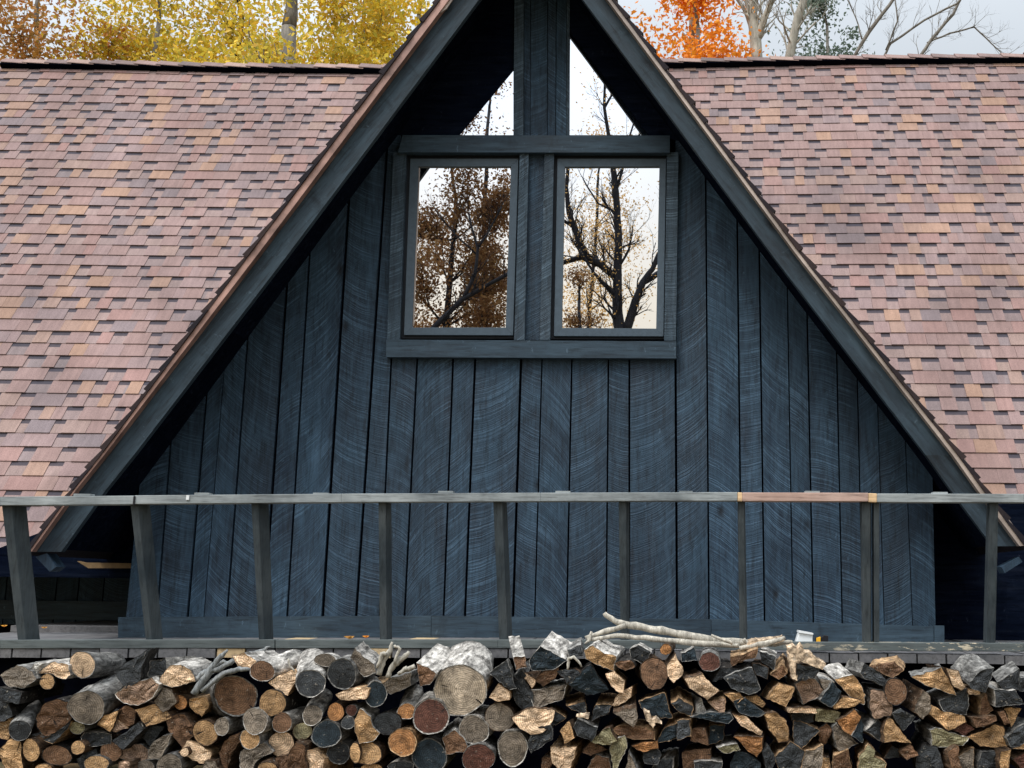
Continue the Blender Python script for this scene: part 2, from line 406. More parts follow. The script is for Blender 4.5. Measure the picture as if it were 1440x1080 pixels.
def z_soffit(X):
    zs = []
    for a, b in (soffL, soffR): zs.append(a.z + (b.z-a.z)*(X-a.x)/(b.x-a.x))
    return min(zs)

def w(px, py, Y=0.0): return at(px, py, Y)
def plate(mb, quad, y0, depth, m=0, x0=None, sgn=1):
    "quad px ring (tl, tr, br, bl) on plane y0, running back by depth"
    ring = [at(x, y, y0) for x, y in quad]
    xm = sum(p.x for p in ring)/4 + (random.uniform(-.42, .42) if x0 is None else x0)
    zz = random.uniform(-5, 5)
    mb.prism([ring[3], ring[2], ring[1], ring[0]], (0, depth, 0), m, None, lambda p: (p.x-xm, sgn*(p.z+zz)))

# ---- siding boards
seams = [(196, 178, 0), (235.4, 221.5, 3), (279.2, 264.5, 3), (301.4, 287, 1.3), (332.5, 319.5, 3), (383.2, 371, 4), (414.9, 404, 3), (465, 454, 4.4), (512.5, 501, 3.6),
 (542, 534, 3), (577.7, 569, 2.6), (630.5, 624, 3), (661, 654, 3.2), (727, 721.5, 3.6), (757, 752, 2), (800.5, 797, 2.4), (854, 852.5, 2.4), (885, 885, 2.8), (951, 952, 3.4),
 (995.7, 997, 2.4), (1041, 1043, 2.6), (1072.5, 1075, 2.6), (1112, 1115, 1.8), (1140, 1143.5, 2.4), (1180.4, 1184, 2.2), (1209, 1213, 2), (1237.7, 1243, 1.3), (1275.7, 1282.5, 1.3), (1311.5, 1315, 0)]
def sx(s, y): return s[0] + (s[1]-s[0])*(y-691)/175.0
mb = MB()
for k, (a, b) in enumerate(zip(seams[:-1], seams[1:])):
    yb = 884 + (a[0]-196)/1115*12
    mid = (a[0]+b[0])/2
    ytop = 496 if 540 < mid < 953 else -400
    ga, gb = a[2]/2, b[2]/2
    yj = random.uniform(-.004, .005) - .006
    bl, br = at(sx(a, yb)+ga, yb, 0), at(sx(b, yb)-gb, yb, 0)
    if ytop > 0: tl, tr = at(sx(a, ytop)+ga, ytop, 0), at(sx(b, ytop)-gb, ytop, 0)
    else:
        def top(s, g):
            y = yb
            while y > -300:
                p = at(sx(s, y)+g, y, 0)
                if p.z > z_soffit(p.x)+.02: break
                y -= 2
            return p
        tl, tr = top(a, ga), top(b, -gb)
    x0 = (bl.x+br.x)/2 + random.choice((-1, 1))*random.uniform(.10, .40); zz = random.uniform(-9, 9); sg = random.choice((1, 1, -1))
    mb.prism([V3(p, yj) for p in (bl, br, tr, tl)], (0, .024, 0), 0, None, lambda p: (p.x-x0, sg*(p.z+zz)))
# column boards above the header
for (x0, x1, x2, x3, dy) in ((737, 746, 736.5, 745.5, .012), (747, 770, 746, 769, 0), (771, 782, 770, 781, .010), (783, 797, 782, 796, .002)):
    plate(mb, [(x0, -60), (x1, -60), (x3, 191), (x2, 191)], -.012+dy, .03)
plate(mb, [(743, 212), (767, 212), (763, 478), (737, 478)], -.012, .03)
mb.build('board_siding', M['siding'], cabin)
# dark sheathing behind the boards
mb = MB()
bl, br = at(178, 893, .035), at(1315, 893, .035)
pk = Vector(((soffL[0].x+soffR[0].x)/2, .035, z_soffit((soffL[0].x+soffR[0].x)/2)+.03))
def edge(X): return Vector((X, .035, z_soffit(X)+.03))
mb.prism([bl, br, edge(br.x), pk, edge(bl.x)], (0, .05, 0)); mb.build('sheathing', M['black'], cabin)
# box of the projecting bay: side walls
mb = MB()
for X in (bl.x+.004, br.x-.044): mb.box((X, .09, bl.z), (X+.04, 2.35, edge(X).z-.1))
mb.build('side_wall', M['siding'], cabin)
# ---- trims
mb = MB(); plate(mb, [(166, 868), (606, 866), (606, 903), (166, 903)], -.05, .042)
plate(mb, [(606.5, 866), (1000, 871), (1000, 905), (606.5, 903)], -.047, .04); plate(mb, [(1000.5, 871), (1313, 881), (1313, 908), (1000.5, 906)], -.05, .042)
plate(mb, [(1314, 880), (1328, 880), (1328, 908), (1314, 908)], -.054, .05)
mb.build('baseboard', M['trim_x'], cabin)
mb = MB(); plate(mb, [(543, 477.5), (951, 480), (951, 504), (543, 502)], -.060, .056); mb.build('window_sill_board', M['trim_x'], cabin)
mb = MB(); plate(mb, [(566, 190), (942, 190.5), (942, 214.5), (560, 214)], -.070, .066); mb.build('header_beam', M['trim_x'], cabin)
def trim(q, y0=-.04, d=.038):
    mb = MB(); plate(mb, q, y0, d); mb.build('casing', M['trim'], cabin)
trim([(553, 214), (571, 214), (562, 478), (544.5, 478)]); trim([(938, 214), (954, 214), (950.5, 479), (934, 479)])
trim([(731, 215), (743.5, 215), (737.5, 478), (723, 478)], -.042); trim([(766, 215), (779, 215), (773.5, 478), (759, 478)], -.042)
trim([(724, -60), (736.5, -60), (736, 190), (722, 190)], -.045, .045); trim([(797.5, -60), (801.5, -60), (800.5, 190), (796.5, 190)], -.012, .02)
# ---- casement windows
def ring_frame(mb, o, i, y0, d):
    for k in range(4):
        a, b = k, (k+1) % 4
        q = [o[a], o[b], i[b], i[a]]
        r = [at(x, y, y0) for x, y in q]
        mb.prism(r[::-1], (0, d, 0), 0, None, lambda p: (p.x*.3+.2, p.z))
for (o1, o2, g) in (
    ([(571, 216), (731, 216), (723, 476), (563, 476)], [(577, 223), (729, 223), (721.5, 471.5), (568, 471)], [(588.5, 234), (718.5, 234), (711, 460.5), (579.5, 460.5)]),
    ([(779.5, 216), (938, 216), (934, 477), (774, 477)], [(784, 223), (936.6, 223), (933, 473), (779, 472.5)], [(794.5, 234.4), (927.3, 234), (922.7, 462), (790, 461)])):
    f = MB(); ring_frame(f, o2, g, -.016, .03); fo = f.build('casement_window', M['frame'], cabin, bevel=.0015)
    f = MB(); ring_frame(f, o1, o2, .008, .02); f.build('jamb', M['frame_dark'], fo)
    q = [at(x, y, .004) for x, y in [(g[0][0]-3, g[0][1]-3), (g[1][0]+3, g[1][1]-3), (g[2][0]+3, g[2][1]+3), (g[3][0]-3, g[3][1]+3)]]
    f = MB(); f.prism([q[3], q[2], q[1], q[0]], (0, .006, 0)); f.build('pane', M['glass'], fo)
    # thin raw-wood stop seen down the left of the glass
    if g[0][0] < 600:
        f = MB(); plate(f, [(588.5, 236), (590.5, 236), (582, 458), (580, 458)], .0, .004); f.build('glazing_bead', M['drip_pale'], fo)
for tri, fr in (([(722, 97), (722, 190), (645, 190)], [(723, 60), (722.5, 189), (600, 189), (592, 189)]), ([(802, 45), (912, 190), (800.5, 190)], [(802, 20), (942, 189), (800.5, 189)])):
    q = [at(x, y, .006) for x, y in tri]
    f = MB(); f.prism([q[0], q[2], q[1]] if tri[0][0] > 750 else [q[0], q[2], q[1]][::1], (0, .006, 0)); g_ = f.build('gable_pane', M['glass'], cabin)
# dark surround closing the gable above the header: left and right of the panes
mb = MB()
for poly in ([(722.5, 97), (645, 190), (560, 190), (560, 150), (722.5, -60)], [(802, 45), (802, -60), (960, 130), (960, 190), (912, 190)]):
    r = [at(x, y, -.004) for x, y in poly]
    r = [Vector((p.x, p.y, min(p.z, z_soffit(p.x)+.02))) for p in r]
    # orientation: make the front face look at -Y
    ar = sum(r[i].x*r[(i+1) % len(r)].z - r[(i+1) % len(r)].x*r[i].z for i in range(len(r)))
    if ar < 0: r = r[::-1]
    mb.prism(r, (0, .01, 0))
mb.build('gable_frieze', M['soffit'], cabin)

# ---- main roof
YE, YG = 0.9, 4.6
eave_z = at(20, 779, YE).z
rid = sorted([(at(px, py, YG).x, at(px, py, YG).z) for px, py in [(5, 91), (150, 93), (300, 96.5), (420, 98), (540, 99), (740, 96), (940, 91), (1100, 88), (1200, 86), (1440, 83.5), (1700, 81)]])
rx = np.array([r[0] for r in rid]); rz = np.array([r[1] for r in rid])
XL, XR = float(rx[0]), float(rx[-1])
def ridge_z(X): return float(np.interp(X, rx, rz))
SL = math.hypot(YG-YE, ridge_z(0)-eave_z); NC = 45; EXP = SL/NC
def RP(X, s, h):
    z1 = ridge_z(X); dy, dz = (YG-YE), (z1-eave_z); l = math.hypot(dy, dz)
    t = s/SL
    return Vector((X, YE + dy*t - dz/l*h, eave_z + dz*t + dy/l*h))
def slab(mb, x0, x1, s0, s1, hb0, hf0, hb1, hf1, sk0=0, sk1=0, uv=False):
    q0 = [RP(x0+sk0, s0, hb0), RP(x1+sk1, s0, hb0), RP(x1, s1, hb1), RP(x0, s1, hb1)]
    q1 = [RP(x0+sk0, s0, hf0), RP(x1+sk1, s0, hf0), RP(x1, s1, hf1), RP(x0, s1, hf1)]
    mb.hexa(q1, q0)
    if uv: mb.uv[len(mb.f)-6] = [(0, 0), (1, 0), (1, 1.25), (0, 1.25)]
tabs, base = MB(), MB()
for c in range(NC):
    s0 = c*EXP; jit = [random.uniform(-.006, .006) for _ in range(3)]
    x = XL + .0 + random.uniform(-.3, 0)
    while x < XR:
        w_ = random.uniform(.2, .45); xa, xb = max(x, XL), min(x+w_, XR)
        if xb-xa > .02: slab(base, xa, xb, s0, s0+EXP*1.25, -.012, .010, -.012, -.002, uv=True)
        x += w_
    x = XL - random.uniform(0, .2)
    bow = random.uniform(-.005, .005); ph = random.uniform(0, 6)
    while x < XR:
        # a shingle tab is one to several teeth fused; gaps between are recessed
        wd = random.choice((.10, .12, .14, .16, .18, .22, .28)); gap = random.choice((.0, .0, .0, .09, .11, .13, .15, .17))*random.uniform(.85, 1.15)
        xa, xb = max(x, XL), min(x+wd, XR)
        if xb-xa > .03:
            dz = .003*math.sin(x*.7+ph) + random.uniform(-.0005, .0005)
            lift = random.uniform(.015, .018)
            slab(tabs, xa, xb-.002, s0-.001+dz, s0+EXP*1.12, .0102, lift, .0015, .005, random.uniform(-.003, .002), random.uniform(-.002, .003))
        x += wd + gap
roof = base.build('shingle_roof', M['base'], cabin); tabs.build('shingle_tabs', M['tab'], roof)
# roof body
mb = MB(); n_ = 20
for k in range(n_):
    xa, xb = XL+.01+(XR-XL-.02)*k/n_, XL+.01+(XR-XL-.02)*(k+1)/n_
    slab(mb, xa, xb, .0, SL, -.09, -.013, -.09, -.013)
    za, zb = ridge_z(xa), ridge_z(xb)                                   # rear slope
    q = [Vector((xa, YG, za-.02)), Vector((xb, YG, zb-.02)), Vector((xb, 8.3, eave_z)), Vector((xa, 8.3, eave_z))]
    mb.hexa([p+Vector((0, 0, 0)) for p in q], [p-Vector((0, 0, .08)) for p in q])
mb.build('roof_deck', M['gshingle'], cabin)
# ridge caps over a vent strip, coloured black as the shadow line beneath
vent, cap = MB(), MB()
x = XL+.02
while x < XR-.3:
    za = ridge_z(x); zb = ridge_z(x+.33)
    lft = random.uniform(0, .008)
    for sgn in (-1, 1):
        y1 = YG + sgn*.115
        q = [Vector((x, YG, za+.075+lft)), Vector((x+.33, YG, zb+.055)), Vector((x+.33, y1, zb-.035)), Vector((x, y1, za-.020+lft))]
        if sgn < 0: q = q[::-1]
        cap.hexa([p+Vector((0, 0, .008)) for p in q], q)
    q = [Vector((x, YG-.10, za-.060)), Vector((x+.27, YG-.10, ridge_z(x+.27)-.060)), Vector((x+.27, YG, ridge_z(x+.27)+.03)), Vector((x, YG, za+.03))]
    vent.hexa([p+Vector((0, -.02, .02)) for p in q], [p+Vector((0, .1, -.06)) for p in q])
    x += .27
rc = cap.build('ridge_caps', M['cap'], cabin); vent.build('ridge_vent', M['black'], rc)
# eave fascia, wing walls, end walls
fl_z = at(700, 912, -1.42).z                                           # deck surface
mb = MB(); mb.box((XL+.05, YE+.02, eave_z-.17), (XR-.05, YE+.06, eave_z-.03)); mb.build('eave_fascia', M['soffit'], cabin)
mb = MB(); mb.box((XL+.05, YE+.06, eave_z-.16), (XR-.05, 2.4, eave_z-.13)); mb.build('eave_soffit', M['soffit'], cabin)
YV = 2.3
mb = MB(); x = XL+.1; xr = at(183, 850, 0).x
while x < xr:
    wd = random.uniform(.20, .32); x1 = min(x+wd, xr+.3)
    xm = x+random.uniform(-.3, .5); z_ = random.uniform(-4, 4)
    mb.prism([(x+.006, YV, fl_z-.05), (x1-.006, YV, fl_z-.05), (x1-.006, YV, eave_z-.1), (x+.006, YV, eave_z-.1)], (0, .03, 0), 0, None, lambda p: (p.x-xm, p.z+z_)); x += wd
mb.build('wing_siding', M['siding'], cabin)
mb = MB(); mb.box((XL+.1, YV-.045, fl_z+.0), (xr+.3, YV-.003, fl_z+.165)); mb.build('wing_baseboard', M['trim_x'], cabin)
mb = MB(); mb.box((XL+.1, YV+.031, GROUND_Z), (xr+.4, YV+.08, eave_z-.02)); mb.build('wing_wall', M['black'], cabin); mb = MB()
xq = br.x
mb.box((xq-.1, 4.4, GROUND_Z), (XR-.1, 4.45, eave_z+1.2))                # back of the porch recess, coloured black to look unlit
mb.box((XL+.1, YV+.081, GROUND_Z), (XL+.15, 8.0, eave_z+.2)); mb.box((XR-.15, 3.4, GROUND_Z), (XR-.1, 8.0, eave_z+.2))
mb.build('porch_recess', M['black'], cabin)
mb = MB()                                                             # gable ends of the main roof
for X in (XL+.1, XR-.2):
    mb.prism([(X, YE+.3, eave_z-.1), (X, YG, ridge_z(X)-.15), (X, 8.0, eave_z-.1)], (.06, 0, 0), 0, None, lambda p: (p.y, p.z))
mb.build('end_gable', M['siding'], cabin)
# added dark sheets standing in for the deep shade between the bay and the lower ends of the gable roof
for name_, Xa, Xb, zb in (('shade_infill', at(-30, 800, .5).x, bl.x+.03, at(100, 812, .5).z), ('shade_infill', br.x-.03, at(1760, 800, .5).x, fl_z+.002)):
    mb = MB(); zt = lambda X: min(z_soffit(X)+.05, eave_z+3)
    Xo = Xa if name_ and Xb < 0 else Xb; Xi = Xb if Xb < 0 else Xa
    lo = max(zt(Xo), eave_z-.02)
    ring = [(Xi, .5, zb), (Xo, .5, zb), (Xo, .5, lo), (Xi, .5, zt(Xi))]
    if Xb < 0: ring = ring[::-1]
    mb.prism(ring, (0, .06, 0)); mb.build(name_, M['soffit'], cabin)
mb = MB(); q = [(108, 789), (118, 791), (184, 792), (184, 799), (124, 799)]
mb.prism([at(x, y, .4) for x, y in q][::-1], (0, .05, 0)); mb.build('broken_soffit_strip', M['gold'], cabin)

# ================================================================ deck
deck = empty('wooden_deck', at(700, 912, -1.42), 'weathered grey plank deck edge in front of the dark gable wall', 'deck')
YD = -1.42
mb = MB(); newb = MB(); k = 0; px = 18.0 - 41*8
xs = []
while px < 1760: xs.append(px); px += 41.0
for k, (a, b) in enumerate(zip(xs[:-1], xs[1:])):
    pa, pb = at(a+1.2, 912, YD), at(b-1.2, 912, YD)
    za = fl_z + random.uniform(-.003, .003); th = .050
    t_ = newb if 290 < (a+b)/2 < 334 or (k % 7 == 6 and (a+b)/2 > 480 and (a+b)/2 < 560) else mb
    z_l = at((a+b)/2, 912 if a < 1150 else 914.5, YD).z
    yy = YD - random.uniform(0, .012)
    t_.box((pa.x, yy, min(za, z_l)-th), (pb.x, 0.9 if 1 else 0, min(za, z_l)))
mb.build('deck_boards', M['deck'], deck); newb.build('replaced_deck_board', M['deck_new'], deck)
mb = MB(); mb.box((at(-310, 912, YD).x, -.0+.9, fl_z-.05), (at(1740, 912, YD).x, 2.29, fl_z-.002)); mb.build('deck_boards', M['deck'], deck)
mb = MB(); mb.box((at(-300, 912, YD).x, YD+.12, GROUND_Z), (at(1720, 912, YD).x, YD+.2, fl_z-.06)); mb.build('skirt', M['black'], deck)  # board coloured black to paint the dark of the gaps between logs

# ================================================================ railing
rail = empty('deck_railing', at(700, 912, -1.42), 'weathered grey wooden railing leaning outward along the deck edge', 'railing')
YB, YT = -1.40, -1.50
def bar(name, pts_top, h, Y, depth, mat, parent, m=0):
    mb = MB()
    for a, b in zip(pts_top[:-1], pts_top[1:]):
        A, B = at(*a, Y), at(*b, Y); A2, B2 = at(a[0], a[1]+h, Y), at(b[0], b[1]+h, Y)
        mb.hexa([A2, B2, B, A], [p+Vector((0, depth, 0)) for p in (A2, B2, B, A)])
    return mb.build(name, mat, parent, bevel=.003)
segs = [([(-260, 700), (0, 698.5), (188, 697)], M['rail']), ([(189, 696.6), (480, 694.2), (760, 692.8), (1037, 692)], M['rail']),
        ([(1044, 692.5), (1221, 693)], M['rail_new']), ([(1233.5, 694), (1440, 694.5), (1700, 695.5)], M['rail'])]
for p, m_ in segs: bar('top_rail', p, 12.2, YT-.03, .085, m_, rail)
bar('raw_end', [(1037.3, 692.3), (1043.8, 692.5)], 12.5, YT-.028, .08, M['rail_pale'], rail)
bar('raw_end', [(1221.3, 693.4), (1233.2, 694)], 12.5, YT-.028, .08, M['rail_pale'], rail)
segs = [[(-260, 900.5), (0, 900), (386, 899.5)], [(387.2, 899.8), (700, 899.6), (930, 900.5)], [(931, 900.5), (1150, 903), (1440, 904.5), (1700, 906)]]
for p in segs: bar('bottom_rail', p, 12.0, YD-.012, .075, M['toe'], rail)
posts = [((2, 26), (25, 46), 707), ((183, 202), (205, 221), 707), ((353, 371), (364, 378), 706), ((532, 546), (534, 547), 705), ((693.5, 710), (702, 718), 705), ((870, 884), (872.5, 884.5), 705),
         ((1038, 1048.5), (1041, 1052), 704), ((1212, 1228), (1215, 1228), 705), ((1229, 1239), (1229.5, 1239), 705), ((1392, 1408), (1387, 1404), 706),
         ((-185, -150), (-150, -122), 708), ((1575, 1592), (1562, 1580), 706)]
for (t0, t1), (b0, b1), yt in posts:
    yb = 901.5 if b0 < 900 else 905; split = .55 if t1-t0 > 17 else .75
    # front face narrower than the whole silhouette where the side face shows
    tw = (t1-t0)*split; bw = (b1-b0)*split
    T = [at(t0, yt, YT-.005), at(t0+tw, yt, YT-.005)]; B = [at(b0, yb, YB), at(b0+bw, yb, YB)]
    dT = at(t0+(t1-t0), yt, YT-.005) - T[1]; dB = at(b1, yb, YB) - B[1]
    dp = .07
    T2 = [T[0]+Vector((0, dp, 0)), T[1]+Vector((dT.x*1.15, dp, 0))]; B2 = [B[0]+Vector((0, dp, 0)), B[1]+Vector((dB.x*1.15, dp, 0))]
    mb = MB(); mb.hexa([B[0], B[1], T[1], T[0]], [B2[0], B2[1], T2[1], T2[0]])
    mb.build('post', M['post'], rail, bevel=.003)
for a, b in ((103, 127), (273, 294), (440, 462), (616, 637), (781, 802), (955, 974), (1132, 1153), (1312, 1333)):
    y = 696.5 if a < 200 else (695 if a < 500 else 692.5 if a < 1200 else 694)
    mb = MB(); p, q = at(a, y, YT-.02), at(b, y, YT-.02)
    mb.box((p.x, YT-.02, p.z-.004), (q.x, YT+.035, p.z+.009)); mb.build('cap_block', M['rail'], rail, bevel=.002)
mb = MB(); p = at(189, 703, YT-.034); mb.box((p.x-.006, p.y-.003, p.z-.03), (p.x+.003, p.y+.01, p.z+.022)); mb.build('joint_strap', M['blackp'], rail)
mb = MB(); p = at(264, 700, YT-.034); mb.box((p.x-.008, p.y-.004, p.z-.012), (p.x+.008, p.y+.004, p.z+.014)); mb.build('paint_drip', M['white'], rail)

# ---------------------------------------------------------------- small things on the deck edge
c = at(1132, 904, -1.36)
cup = MB(); q0 = [at(*p, -1.36) for p in [(1119, 903.5), (1143, 904), (1143, 891), (1124, 887.5)]]
cup.hexa(q0, [p+Vector((.0, .08, 0)) for p in q0])
o = cup.build('plastic_tub', M['white'], None, c, bevel=.006); tag(o, 'small white plastic tub left on the bottom rail beside the long pale branch', 'tub')
lid = MB(); a, b = at(1117.5, 891, -1.37), at(1120, 904, -1.37)
lid.hexa([at(1123, 889.6, -1.372), at(1143.6, 892.6, -1.372), at(1143.8, 890.4, -1.372), at(1123.6, 886.6, -1.372)][0:4], [p+Vector((0, .104, 0)) for p in [at(1123, 889.6, -1.372), at(1143.6, 892.6, -1.372), at(1143.8, 890.4, -1.372), at(1123.6, 886.6, -1.372)]])
lid.build('lid', M['white'], o)
t_ = empty('small_tool', at(1155, 904, -1.36), 'tiny black and yellow tool lying beside the white plastic tub', 'tool')
mb = MB(); q = [at(*p, -1.36) for p in [(1147, 903), (1165, 903), (1165, 894), (1159, 893), (1156, 896), (1147, 896)]]; mb.prism(q, (0, .03, 0)); mb.build('body', M['blackp'], t_, bevel=.003)
mb = MB(); q = [at(*p, -1.364) for p in [(1148, 903), (1154, 903), (1154, 895.5), (1148, 897)]]; mb.prism(q, (0, .025, 0)); mb.build('grip', M['yellow'], t_, bevel=.002)
